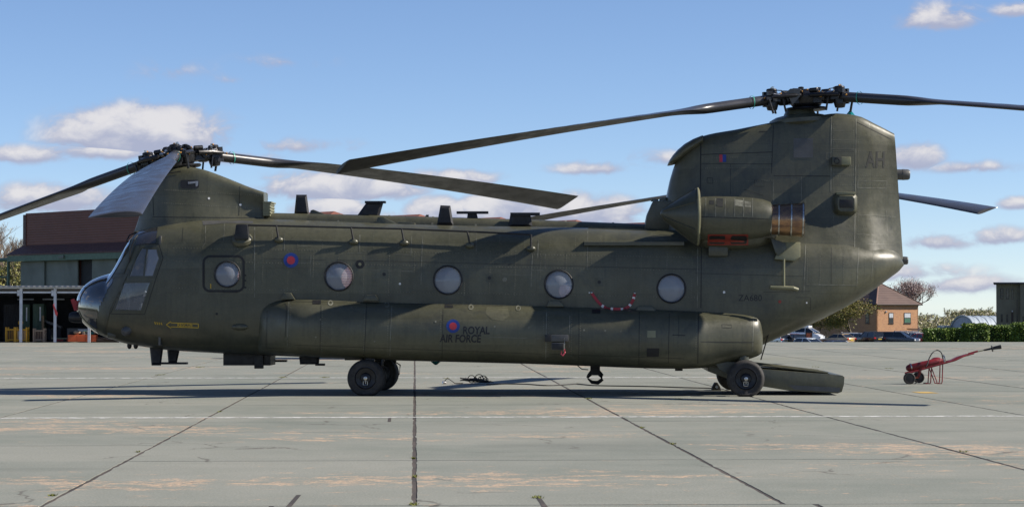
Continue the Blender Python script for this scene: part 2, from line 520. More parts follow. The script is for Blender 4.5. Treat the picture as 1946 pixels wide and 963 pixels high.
# rows in front of the cross joint are laid out of step with the others
NW = 2.2
for c_ in range(-16, 18):
    x0 = -1.15 + c_ * NW
    yy = ROW0 - 0.012
    if -4.6 < x0 < 5.6:
        mb = slab_mesh(NW, 4.2, 300 + c_, 0.009)
        o = mb.build('concrete_slab', M['concrete'], apron, smooth=False, loc=(x0, yy - 4.2, 0))
    else:
        rest.box(x0 + .012, x0 + NW - .012, yy - 4.2, yy, -0.012, 0)
    for k in range(6): rest.box(x0 + .012, x0 + NW - .012, yy - 4.2 * (k + 2) + .01, yy - 4.2 * (k + 1) - .01, -0.012, 0)
for c_ in range(-13, 19):
    y0 = ROW0 + 31 * SL
    if y0 < APRON_END: rest.box(c_ * SW + .014, c_ * SW + SW - .014, y0, APRON_END - 0.02, -0.012, 0)
o = rest.build('paving', M['concrete'], apron, smooth=False)
tag(o, kind='stuff')

# painted lines, worn
def line_material():
    m = bpy.data.materials.new('worn_white_line')
    m.use_nodes = True
    t = NT(m.node_tree)
    b = m.node_tree.nodes['Principled BSDF']
    b.inputs['Base Color'].default_value = (0.66, 0.66, 0.64, 1)
    b.inputs['Roughness'].default_value = 0.8
    pos = t.n('ShaderNodeNewGeometry').outputs['Position']
    t.link(t.math('MULTIPLY', t.ramp(t.noise(pos, 5, 5, 0.7), 0.36, 0.60), 0.85), b.inputs['Alpha'])
    return m
M['line'] = line_material()
def strip(name, y, hw, x0, x1, mat, wob=0.02, seed=1):
    q = random.Random(seed)
    n = int((x1 - x0) / 0.8)
    v, f = [], []
    for i in range(n + 1):
        x = x0 + (x1 - x0) * i / n
        o_ = q.uniform(-wob, wob)
        v += [(x, y + o_ - hw, 0.004), (x, y + o_ + hw, 0.004)]
    f = [(2 * i, 2 * i + 2, 2 * i + 3, 2 * i + 1) for i in range(n)]
    return tag(MB().add(v, f).build(name, mat, apron, smooth=False))
strip('painted_line', 33.75, 0.16, -9, 13, M['line'], 0.015, 1)
strip('painted_line', 52.6, 0.22, -14, 8, M['line'], 0.015, 2)
pm = P(1760, 747, 43.1); pm.z = 0
MB().add([(pm.x - .17, 42.75, .004), (pm.x + .17, 42.75, .004), (pm.x + .13, 43.5, .004), (pm.x - .2, 43.5, .004)], [(0, 1, 2, 3)]).build('yellow_mark', material('yellow_paint', (0.55, 0.36, 0.09), 0.8), apron, smooth=False)
# short saw cuts near the front edge
for (u0, v0, u1, v1) in ((568, 940, 549, 962), (1023, 945, 1036, 963), (741, 793, 740, 801)):
    pp = []
    for u, v in ((u0, v0), (u1, v1)):
        d = ray(u, v); t_ = -EYE / d.z; pp.append(Vector((d.x * t_, d.y * t_, .003)))
    MB().add([pp[0] + Vector((-.02, 0, 0)), pp[0] + Vector((.02, 0, 0)), pp[1] + Vector((.022, 0, 0)), pp[1] + Vector((-.022, 0, 0))], [(0, 1, 2, 3)]).build('saw_cut', M['joint'], apron, smooth=False)
# weeds rooted in the joints
wd = MB()
def tuft(x, y, r, n):
    for _ in range(n):
        a, q = rnd.uniform(0, 6.28), r * rnd.random() ** 0.5
        px_, py_ = x + q * 0.5 * math.cos(a), y + q * 1.5 * math.sin(a)
        h = rnd.uniform(0.006, 0.024)
        t_ = rnd.uniform(0, 6.28); lx, ly = math.cos(t_) * 0.03, math.sin(t_) * 0.03
        wd.add([(px_ - ly * .25, py_ + lx * .25, -0.006), (px_ + ly * .25, py_ - lx * .25, -0.006), (px_ + lx, py_ + ly, h)], [(0, 1, 2)])
for (u, v, r, n) in [(1120, 757, .10, 60), (1290, 758, .13, 50), (617, 717, .22, 120), (537, 717, .2, 110), (640, 672, .15, 60), (380, 697, .25, 90), (305, 712, .25, 70),
                     (100, 941, .06, 60), (1022, 945, .08, 80), (262, 858, .05, 30), (418, 782, .05, 25), (1280, 843, .06, 30), (1220, 812, .05, 25), (1830, 858, .08, 40), (785, 870, .05, 30),
                     (788, 905, .04, 30), (1690, 700, .2, 60), (1550, 697, .2, 50), (786, 958, .07, 60), (848, 718, .15, 40)]:
    d = ray(u, v); tt = -EYE / d.z
    tuft(d.x * tt, d.y * tt, r, n)
o = wd.build('weeds', M['weed'], smooth=False)
tag(o, 'small yellow-green weeds growing in the apron joints', 'weeds', kind='stuff')

# ================================================================== helicopter
ALPHA = math.atan(327 / FPX)
H_LOC = Vector((-0.757, 43.596, 0.0))
HM = Matrix.Translation(H_LOC) @ Matrix.Rotation(-ALPHA, 4, 'Z')
HI = HM.inverted()
CL = HI @ Vector((0, 0, EYE))
def lray(u, v): return (HI.to_3x3() @ ray(u, v)).normalized()
def L(u, v, yl=0.0):
    """aircraft-frame point measured at photo position (u, v) in the aircraft plane y = yl"""
    d = lray(u, v)
    return CL + d * ((yl - CL.y) / d.y)

heli = empty('helicopter', H_LOC, -ALPHA)
tag(heli, 'large olive green tandem-rotor helicopter standing side-on on the concrete apron', 'helicopter', 'parked helicopters')

def sect(w, zb, zm, zt, nt, nb, N=72, yc=0.0):
    out = []
    for k in range(N):
        a = 2 * math.pi * (k + 0.5) / N
        c, s_ = math.cos(a), math.sin(a)
        n = nt if s_ > 0 else nb
        y = w * math.copysign(abs(c) ** (2 / n), c)
        z = zm + (zt - zm if s_ > 0 else zm - zb) * math.copysign(abs(s_) ** (2 / n), s_)
        out.append((y + yc, z))
    return out

# ---- fuselage stations measured along the side view
uT = pchip([147, 150, 156, 166, 180, 198, 212, 219, 226, 240, 254, 263, 275, 300, 335, 400, 480, 700, 900, 1100, 1250, 1400, 1520, 1600, 1660, 1695, 1706, 1712],
           [576, 563, 551, 540, 531, 524, 520, 517, 507, 482, 457, 445, 437, 430, 424, 418, 417, 424, 430, 433, 437, 438, 440, 446, 457, 469, 480, 498])
uB = pchip([147, 150, 156, 166, 180, 198, 222, 245, 285, 335, 420, 487, 700, 1000, 1300, 1340, 1400, 1460, 1560, 1640, 1690, 1706, 1712],
           [580, 592, 604, 616, 626, 636, 645, 652, 659, 665, 670, 673, 682, 690, 699, 697, 674, 648, 605, 562, 527, 515, 507])
uW = pchip([147, 150, 156, 166, 180, 198, 222, 260, 300, 350, 420, 600, 1330, 1450, 1560, 1640, 1680, 1700, 1712],
           [0.06, 0.22, 0.38, 0.55, 0.72, 0.87, 1.01, 1.13, 1.21, 1.28, 1.34, 1.36, 1.36, 1.36, 1.24, 1.00, 0.78, 0.60, 0.42])
uN = pchip([147, 200, 260, 340, 500, 1400, 1600, 1712], [2.0, 2.2, 2.6, 3.0, 3.5, 3.4, 2.6, 2.0])
US = [147, 147.6, 148.6, 150, 152, 155, 158] + list(np.arange(162, 344, 3.6)) + list(np.arange(344, 1560, 8.5)) + list(np.arange(1560, 1700, 6)) + [1702, 1706, 1709, 1711, 1712]
def fus_ring(u, inset=0.0, grow=0.0):
    zt, zb = L(u, uT(u)).z, L(u, uB(u)).z
    w = uW(u)
    x = L(u, 565).x
    zm = zb + (zt - zb) * 0.47
    e = inset - grow
    w_, zt_, zb_ = max(w - e, 0.01), max(zt - e, zm + .01), min(zb + e, zm - .01)
    n = uN(u)
    return [(x, y, z) for y, z in sect(w_, zb_, zm, zt_, n, n + 0.9)]
outer = [fus_ring(u) for u in US]
fus = MB().loft(outer)
fus_bvh = BVHTree.FromPolygons(fus.v, fus.f)
USI = [u for u in US if 175 < u < 1640]
inner = [fus_ring(u, 0.05) for u in USI]
shell = MB(); shell.v = list(fus.v); shell.f = list(fus.f); shell.m = [0] * len(fus.f)
inn = MB().loft(inner)
shell.add(inn.v, [f[::-1] for f in inn.f], 1)

# ---- sponsons (fuel pods)
sT = pchip([484, 500, 530, 560, 700, 1000, 1310, 1330, 1400, 1436, 1446, 1452], [570, 569, 567, 567, 573, 580, 590, 591, 592, 594, 597, 600])
sB = pchip([484, 500, 530, 560, 700, 1000, 1300, 1330, 1370, 1400, 1436, 1446, 1452], [671, 672, 673, 675, 683, 691, 701, 700, 694, 689, 680, 676, 672])
sW = pchip([484, 492, 505, 525, 550, 580, 1290, 1325, 1345, 1430, 1444, 1452], [1.26, 1.38, 1.50, 1.64, 1.78, 1.86, 1.88, 1.85, 1.78, 1.54, 1.46, 1.30])
SU = [484, 487, 491, 496, 502, 510, 520, 532, 545, 560, 580] + list(range(600, 1290, 30)) + [1300, 1312, 1322, 1330, 1338, 1346, 1360, 1380, 1400, 1420, 1432, 1440, 1446, 1450, 1452]
def pod_ring(u):
    yo = sW(u); yi = 0.55
    zt, zb = L(u, sT(u), -1.6).z, L(u, sB(u), -1.5).z
    x = L(u, 630, -1.6).x
    c, w = -(yo + yi) / 2, (yo - yi) / 2
    zm = zb + (zt - zb) * 0.52
    return [(x, y, z) for y, z in sect(w, zb, zm, zt, 2.35, 2.7, 44, c)]
pod = MB().loft([pod_ring(u) for u in SU])

# ---- forward pylon
fT = pchip([256, 264, 274, 286, 300, 316, 335, 352, 375, 395, 420, 445, 475, 505], [446, 425, 398, 366, 341, 326, 319, 317, 320, 325, 334, 344, 356, 366])
fW = pchip([256, 264, 280, 300, 330, 370, 420, 460, 505], [0.12, 0.26, 0.42, 0.52, 0.58, 0.58, 0.55, 0.50, 0.46])
def pylon_ring(u, top, w, base_v, flare, taper, concave, n=3.2, N=44, yref=0.0):
    zt, zb = L(u, top(u)).z, L(u, base_v).z
    x = L(u, (top(u) + base_v) / 2).x
    pts = []
    for k in range(N):
        t = k / (N - 1)                       # 0 near base .. over the top .. 1 far base
        a = math.pi * t
        c, s_ = math.cos(a), math.sin(a)
        yy = math.copysign(abs(c) ** (2 / (n * 2.2)), c)
        zz = abs(s_) ** (2 / n)
        ww = w(u) * (1 - taper * zz + flare * max(0, 1 - zz) ** 4 - concave(u) * math.sin(math.pi * min(1, zz)) )
        pts.append((x, -yy * ww, zb + (zt - zb) * zz))
    return pts
conc = pchip([256, 380, 440, 505], [0.0, 0.10, 0.26, 0.44])
FU = [256, 258, 261, 265, 270, 276, 283, 291, 300, 310, 320, 332, 345] + list(range(357, 500, 9)) + [500, 505]
fpyl = MB().loft([pylon_ring(u, fT, fW, 440, 0.05, 0.10, conc) for u in FU])

# ---- aft pylon
aT = pchip([1252, 1258, 1264, 1271, 1278, 1288, 1305, 1330, 1400, 1460, 1500, 1560, 1585, 1625, 1660, 1697], [436, 416, 388, 352, 326, 300, 279, 262, 248, 236, 229, 221, 218, 222, 237, 255])
aW = pchip([1252, 1258, 1270, 1290, 1330, 1400, 1560, 1620, 1697], [0.16, 0.28, 0.42, 0.55, 0.64, 0.70, 0.70, 0.62, 0.36])
AU = [1252, 1254, 1257, 1260, 1264, 1268, 1273, 1279, 1286, 1295, 1305, 1318, 1332] + list(range(1346, 1690, 12)) + [1690, 1697]
rings = []
for u in AU:
    bv = 472 if u < 1600 else 472 + (u - 1600) * 0.22
    zb_, ft, fb = L(u, bv).z, L(u, uT(u)).z, L(u, uB(u)).z
    fm = fb + (ft - fb) * .47
    fw = uW(u) * max(0, 1 - (max(0, min(1, (zb_ - fm) / (ft - fm)))) ** uN(u)) ** (1 / uN(u))
    fl_ = max(.1, (fw - .03) / aW(u) - 1) - .55 * max(0, (u - 1640) / 57) if u > 1300 else .3
    rg = pylon_ring(u, aT, aW, bv, fl_, 0.14, lambda q: 0.0, 4.2, 48)
    k = max(0, (u - 1600) / 97)
    zt = max(p[2] for p in rg)
    rings.append([(x + k * (zt - z) * 0.055, y, z) for x, y, z in rg])
apyl = MB().loft(rings)
lip = MB()
lrings = []
for (u, vt, vb, w) in [(1269, 312, 314, .30), (1272, 305, 314, .40), (1278, 296, 313, .48), (1287, 286, 310, .54), (1300, 275, 300, .58), (1316, 266, 288, .60), (1333, 259.5, 276, .61)]:
    a_, b_ = L(u, vt), L(u, vb)
    zt_, zb2 = a_.z, b_.z
    lrings.append([(a_.x, y, z) for y, z in sect(w, zb2, (zt_ + zb2) / 2, zt_, 3.4, 3.4, 32)])
lip.loft(lrings)
bvhs = {}
def mk_bvh(mb): return BVHTree.FromPolygons([tuple(p) for p in mb.v], mb.f)
SURF = [fus_bvh, mk_bvh(pod), mk_bvh(fpyl), mk_bvh(apyl)]
def hit(u, v, only=None):
    d = lray(u, v)
    best = None
    for i, b in enumerate(SURF):
        if only is not None and i not in only: continue
        loc, no, idx, dist = b.ray_cast(CL, d)
        if loc is not None and (best is None or dist < best[2]): best = (loc, no, dist)
    if best is None:
        return None
    loc, no, dist = best
    if no.dot(d) > 0: no = -no
    return loc, no

def px_mesh(bm_uv, off, thick=0.0, only=None):
    """lay a flat drawing (photo positions) onto the aircraft's skin"""
    vs_, keep = [], {}
    for v in bm_uv.verts:
        h = hit(v.co.x, v.co.y, only)
        if h is None: continue
        keep[v.index] = len(vs_)
        vs_.append(h[0] + h[1] * off)
    fs_ = []
    for f in bm_uv.faces:
        if all(v.index in keep for v in f.verts):
            pts = [vs_[keep[v.index]] for v in f.verts]
            if max((a - b).length for a in pts for b in pts) < 0.5: fs_.append(tuple(keep[v.index] for v in f.verts))
    mb = MB(); mb.add(vs_, fs_)
    return mb

def chop(bm, step):
    us = [v.co.x for v in bm.verts]; vs_ = [v.co.y for v in bm.verts]
    for ax, lo, hi in ((0, min(us), max(us)), (1, min(vs_), max(vs_))):
        k = lo + step
        while k < hi - 0.3:
            co = [0, 0, 0]; no = [0, 0, 0]; co[ax] = k; no[ax] = 1
            bmesh.ops.bisect_plane(bm, geom=bm.verts[:] + bm.edges[:] + bm.faces[:], plane_co=co, plane_no=no)
            k += step
    bm.verts.index_update(); bm.verts.ensure_lookup_table(); bm.faces.ensure_lookup_table()

def decal(name, polys, mat, off=0.004, step=5, parent=None, only=None, mirror=False):
    bm = bmesh.new()
    for poly in polys:
        bm.faces.new([bm.verts.new((p[0], p[1], 0)) for p in poly])
    chop(bm, step)
    mb = px_mesh(bm, off, only=only)
    bm.free()
    o = mb.build(name, mat, parent or heli, fix=False)
    if mirror: mb.mirrored().build(name, mat, parent or heli, fix=False)
    return o

def circ(u, v, r, n=28): return [(u + r * math.cos(2 * math.pi * k / n), v + r * math.sin(2 * math.pi * k / n)) for k in range(n)]
def ring_polys(u, v, r0, r1, n=28):
    a, b = circ(u, v, r0, n), circ(u, v, r1, n)
    return [[a[k], b[k], b[(k + 1) % n], a[(k + 1) % n]] for k in range(n)]

def ribbon(name, pts, width, mat, off=0.003, parent=None, step=5, only=None, thick=0.0):
    dense = []
    for (a, b) in zip(pts[:-1], pts[1:]):
        n = max(1, int(math.hypot(b[0] - a[0], b[1] - a[1]) / step))
        dense += [(a[0] + (b[0] - a[0]) * i / n, a[1] + (b[1] - a[1]) * i / n) for i in range(n)]
    dense.append(pts[-1])
    hs = [h for h in (hit(p[0], p[1], only) for p in dense) if h]
    if len(hs) < 2: return None
    vs_, fs_ = [], []
    for i, (p, n) in enumerate(hs):
        t = hs[min(i + 1, len(hs) - 1)][0] - hs[max(i - 1, 0)][0]
        s_ = t.cross(n).normalized() * width / 2
        vs_ += [p + s_ + n * off, p - s_ + n * off]
    for i in range(len(hs) - 1):
        if (hs[i + 1][0] - hs[i][0]).length < 0.4: fs_.append((2 * i, 2 * i + 1, 2 * i + 3, 2 * i + 2))
    return MB().add(vs_, fs_).build(name, mat, parent or heli, fix=False)

def text_decal(name, txt, u0, v0, height, mat, slant=0.0, wide=1.0, parent=None, angle=0.0, off=0.004, only=None, bold=0.0):
    """lettering with its left end of the baseline at (u0, v0)"""
    cu = bpy.data.curves.new('txt', 'FONT')
    cu.body = txt; cu.size = 1.0; cu.resolution_u = 3; cu.offset = bold
    ob = bpy.data.objects.new('txt', cu)
    scene.collection.objects.link(ob)
    dg = bpy.context.evaluated_depsgraph_get()
    me = bpy.data.meshes.new_from_object(ob.evaluated_get(dg))
    bpy.data.objects.remove(ob); bpy.data.curves.remove(cu)
    bm = bmesh.new(); bm.from_mesh(me); bpy.data.meshes.remove(me)
    sc = height / 0.70
    ca, sa = math.cos(angle), math.sin(angle)
    for v in bm.verts:
        x, y = (v.co.x + slant * v.co.y) * sc * wide, v.co.y * sc
        v.co = (u0 + x * ca + y * sa, v0 - y * ca + x * sa, 0)
    chop(bm, 4)
    mb = px_mesh(bm, off, only=only)
    bm.free()
    return mb.build(name, mat, parent or heli, fix=False)

# ---- window openings cut through the shell
WIN = [(432, 521, 23.5), (644, 525, 26), (851, 532, 26), (1062, 540, 26), (1276, 548, 26)]
UPPER_A = [(247, 524), (260.5, 490), (270, 472.5), (278, 473.5), (272, 524)]
UPPER_B = [(275, 524), (281.5, 474), (297, 474), (301.5, 491), (290, 524)]
LOWER = [(219, 588), (237, 537.5), (284.5, 537), (267.5, 589)]
cut = MB()
wins = []
for (u, v, r) in WIN:
    h, n = hit(u, v)
    rm = r / FPX * (h - CL).length
    wins.append((h, n, rm))
    cut.lathe([(-2.5, rm), (2.5, rm)], (h.x, 0, h.z), (0, 1, 0), 40)
for poly in (UPPER_A, UPPER_B, LOWER):
    pts = [hit(u, v)[0] for u, v in poly]
    cut.prism([(p.x, -2.5, p.z) for p in pts], (0, 5, 0))
fo = shell.build('fuselage', [M['paint'], M['lining']], heli, fix=False)
co = cut.build('cutter', M['lining'], heli)
for o in (fo, co): pass
bm_ = fo.modifiers.new('cut', 'BOOLEAN'); bm_.operation = 'DIFFERENCE'; bm_.object = co; bm_.solver = 'EXACT'
bpy.context.view_layer.update()
dg = bpy.context.evaluated_depsgraph_get()
newme = bpy.data.meshes.new_from_object(fo.evaluated_get(dg))
fo.modifiers.clear()
fo.data = newme
newme.shade_smooth(); newme.set_sharp_from_angle(angle=R(32))
bpy.data.objects.remove(co)

# ---- round windows with bulged perspex, each side
for side in (1, -1):
    for i, (h, n, rm) in enumerate(wins):
        c = Vector((h.x, h.y * side, h.z)); nn = Vector((n.x * 0.2, n.y * side, n.z)).normalized()
        prof = [(0.055 * (1 - (k / 8) ** 2) - 0.012, rm * 0.985 * k / 8) for k in range(8, -1, -1)]
        wd_ = MB().lathe(prof, c, nn, 36, False).build('window', M['glass'], heli, fix=False)
        MB().lathe([(-0.03, rm * 0.97), (0.016, rm * 0.98), (0.022, rm * 1.03), (0.012, rm * 1.09), (-0.03, rm * 1.10)], c, nn, 40, False).build('window_frame', M['seal'], wd_)
# cabin floor and forward bulkhead seen through the openings
xa, xb = L(345, 600).x, L(1330, 600).x
MB().box(xa, xb, -.85, .85, L(800, 634).z, L(800, 634).z + 0.04).build('cabin_floor', M['grey_plate'], heli, smooth=False)
bx_ = L(322, 500).x
MB().box(bx_, bx_ + 0.04, -1.1, 1.1, 0.9, 2.9).build('bulkhead', M['grey_plate'], heli, smooth=False)
for side in (-1, 1):
    sx = L(292, 560).x; z0 = L(290, 600).z
    seat = MB()
    seat.cbox((sx, side * 0.5, z0 + 0.30), (0.45, 0.48, 0.12)); seat.cbox((sx + 0.22, side * 0.5, z0 + 0.72), (0.10, 0.46, 0.85)); seat.cbox((sx + .2, side * .5, z0 + 1.2), (.09, .26, .2)); seat.cbox((sx, side * .5, z0 + .1), (.2, .2, .35))
    seat.build('crew_seat', M['black'], heli, bevel=0.02)
px_ = L(228, 560).x
MB().cbox((px_ - .02, 0, L(228, 545).z), (0.28, 1.3, 0.32)).cbox((px_ + .05, 0, L(228, 590).z), (0.2, .4, .7)).build('instrument_panel', M['black'], heli, bevel=0.02)

# ---- cockpit glazing
for nm, poly in (('cockpit_window', UPPER_A), ('cockpit_window', UPPER_B), ('cockpit_window', LOWER)):
    gm_ = M['glass'] if poly is UPPER_B else M['cockpit_glass']  # rear upper pane hazier: its pale reflection is put into the glass colour
    pts = [hit(u, v) for u, v in poly]
    for side in (1, -1):
        vs_ = [Vector((p.x, p.y * side, p.z)) for p, n in pts]
        c = sum(vs_, Vector()) / len(vs_) + Vector((0, -0.03 * side, 0))
        MB().add(vs_ + [c], [(i, (i + 1) % len(vs_), len(vs_)) for i in range(len(vs_))]).build(nm, gm_, heli, fix=False, angle=60)
def border(poly, w, mat, name='window_frame', off=0.006):
    return ribbon(name, poly + [poly[0]], w, mat, off, step=3, only=(0,))
border([(243, 527), (258, 488), (268, 469.5), (299, 470.5), (305, 491), (292, 527.5)], 0.035, M['paint_dark'])
ribbon('window_frame', [(280, 471), (273.5, 527)], 0.03, M['paint_dark'], 0.006, only=(0,))
border([(216, 590), (235.5, 535), (287.5, 534.5), (270, 592)], 0.035, M['paint_dark'])
border([(210, 596), (240, 528.5), (262, 484), (267, 463), (302, 464), (310, 490), (296, 530), (275, 597)], 0.012, M['seam_dark'], 'door_seam')

# nose glazing: the whole chin and nose cap ahead of the frame line is dark, polished glazing
def line_u(v): return float(np.interp(v, [440, 519, 530, 586, 626, 660], [150, 222, 236, 208, 199, 197]))
ng = MB()
NU = [u for u in US if u < 246]
rgs = [fus_ring(u, 0.0, 0.007) for u in NU]
N_ = len(rgs[0])
allv = [p for rg in rgs for p in rg]
def ring_v(i, k):
    p = allv[i * N_ + k]
    # height expressed as photo row of the centreline
    w = HM @ Vector((p[0], 0, p[2])); c = CAM_M.inverted() @ w
    return CY - c.y / -c.z * FPX
fs_ = []
for i in range(len(NU) - 1):
    for k in range(N_):
        k2 = (k + 1) % N_
        if (NU[i] + NU[i + 1]) / 2 < line_u((ring_v(i, k) + ring_v(i + 1, k2)) / 2):
            fs_.append((i * N_ + k, i * N_ + k2, (i + 1) * N_ + k2, (i + 1) * N_ + k))
ng.add(allv, fs_); ng.add(rgs[0], [tuple(range(N_))[::-1]])
ng.build('nose_glazing', M['nose_glass'], heli, fix=False)
NB = [(199, 648), (199, 626), (208, 586), (236, 530), (241, 520)]
for side in (1,):
    ribbon('nose_frame', NB, 0.05, M['paint_dark'], 0.010, step=3, only=(0,))
    ribbon('nose_frame', [(150, 590), (156, 602), (166, 613), (180, 623), (199, 634), (230, 645), (262, 652)], 0.030, M['light_olive'], 0.012, step=3, only=(0,))
    ribbon('nose_frame', [(160, 548), (186, 537), (215, 528), (240, 524)], 0.02, M['paint_dark'], 0.010, step=3, only=(0,))
# windscreen panes wrap round the front of the cockpit
for side in (1, -1):
    rows = []
    for t in np.linspace(0, 1, 8):
        u = 218.5 + t * (261 - 218.5)
        row = []
        rg = fus_ring(u, 0, 0.010)
        zt = max(p[2] for p in rg)
        for k in range(9):
            yy = (0.06 + 0.80 * k / 8) * uW(u) * 0.97
            # height on the section at this lateral position
            w = uW(u) + .01; n = uN(u); zb = L(u, uB(u)).z; zm = zb + (L(u, uT(u)).z - zb) * 0.47
            zz = zm + (zt - zm) * max(0, 1 - (yy / w) ** n) ** (1 / n)
            row.append((rg[0][0] - 0.004, -yy * side, zz + 0.004))
        rows.append(row)
    v_ = [p for r_ in rows for p in r_]
    f_ = [(i * 9 + k, i * 9 + k + 1, (i + 1) * 9 + k + 1, (i + 1) * 9 + k) for i in range(7) for k in range(8)]
    MB().add(v_, f_).build('windscreen', M['nose_glass'], heli, fix=False)
ribbon('window_frame', [(219, 520), (235, 519), (256, 468), (247, 463)], 0.03, M['paint_dark'], 0.014, step=3, only=(0,))
# dark cap above the windscreen, wiper and steps
decal('cockpit_roof_cap', [[(264, 441), (300, 431), (296, 462), (258, 466)]], M['nose_glass'], 0.006, 4, only=(0,))
p0 = hit(252, 478, (0,))[0]
MB().tube([p0 + Vector((-.05, -.06, -.25)), p0 + Vector((-.03, -.1, 0)), p0 + Vector((.05, -.1, .22)), p0 + Vector((.1, -.03, .3))], .014, 6).build('wiper', M['black'], heli)
pb = L(247, 462, -0.35)
MB().tube([pb + Vector((-.02, 0, -.12)), pb + Vector((-.06, 0, .05)), pb + Vector((-.01, 0, .15)), pb + Vector((.1, 0, .19)), pb + Vector((.2, 0, .15))], .014, 6).build('cable_cutter', M['black'], heli)

# ---- main mouldings
pod.build('sponson', M['paint'], heli)
pod.mirrored().build('sponson', M['paint'], heli)
fp = fpyl.build('front_pylon', M['paint'], heli)
ap = apyl.build('rear_pylon', M['paint'], heli)
lip.build('leading_edge_lip', M['paint'], ap)
# raised head fairings
hub_f = L(341, 300, 0)
hub_a = L(1532, 190, 0)
MB().lathe([(-0.20, 0.40), (-0.10, 0.43), (-0.03, 0.38), (0.0, 0.28), (0.12, 0.20), (0.16, 0.18)], hub_f + Vector((0.02, 0, -.28)), (-.16, 0, 1), 32).build('rotor_mast_fairing', M['paint'], fp)
MB().lathe([(-0.16, 0.50), (-0.10, 0.58), (-0.03, 0.57), (0.03, 0.45), (0.06, 0.30), (0.17, 0.24), (0.2, .2)], hub_a + Vector((-.12, 0, -.34)), (-.07, 0, 1), 36).build('rotor_mast_fairing', M['paint'], ap)

# drive shaft tunnel along the roof
tun = MB()
rings = []
for u in np.linspace(496, 1262, 60):
    cv_ = float(np.interp(u, [496, 700, 1000, 1262], [419, 424, 432, 440]))
    tv = float(np.interp(u, [496, 700, 1000, 1262], [404, 408.5, 417, 427]))
    c = L(u, cv_); zt = L(u, tv).z
    rr = zt - c.z
    rings.append([(c.x, 0.21 * math.copysign(abs(math.cos(a)) ** .8, math.cos(a)), c.z - .06 + (rr + .06) * math.copysign(abs(math.sin(a)) ** .8, math.sin(a))) for a in [2 * math.pi * k / 24 for k in range(24)]])
tn = MB().loft(rings).build('drive_shaft_tunnel', M['paint'], heli)
for u in (515, 645, 740, 823, 905, 985, 1075, 1165):
    cv_ = float(np.interp(u, [496, 700, 1000, 1262], [419, 424, 432, 440])); c = L(u, cv_)
    rr = L(u, float(np.interp(u, [496, 700, 1000, 1262], [404, 408.5, 417, 427]))).z - c.z
    MB().loft([[(c.x + dx, 0.218 * math.cos(a), c.z - .06 + (rr + .068) * math.sin(a)) for a in [math.pi * k / 20 for k in range(-2, 23)]] for dx in (-.018, .018)], True, True).build('clamp_band', M['seam'], tn)
# louvred box behind the forward pylon
q = L(511, 397, 0)
lv = MB().box(q.x - .07, q.x + .06, -.3, .3, q.z - .14, q.z + .10).box(q.x - .07, q.x + .09, -.32, .32, q.z + .10, q.z + .125).build('louvre_box', M['light_olive'], heli, smooth=False)
for k in range(4): MB().box(q.x - .05, q.x + .075, -.31, .31, q.z - .10 + k * .055, q.z - .08 + k * .055).build('louvre', M['light_olive'], lv, smooth=False)

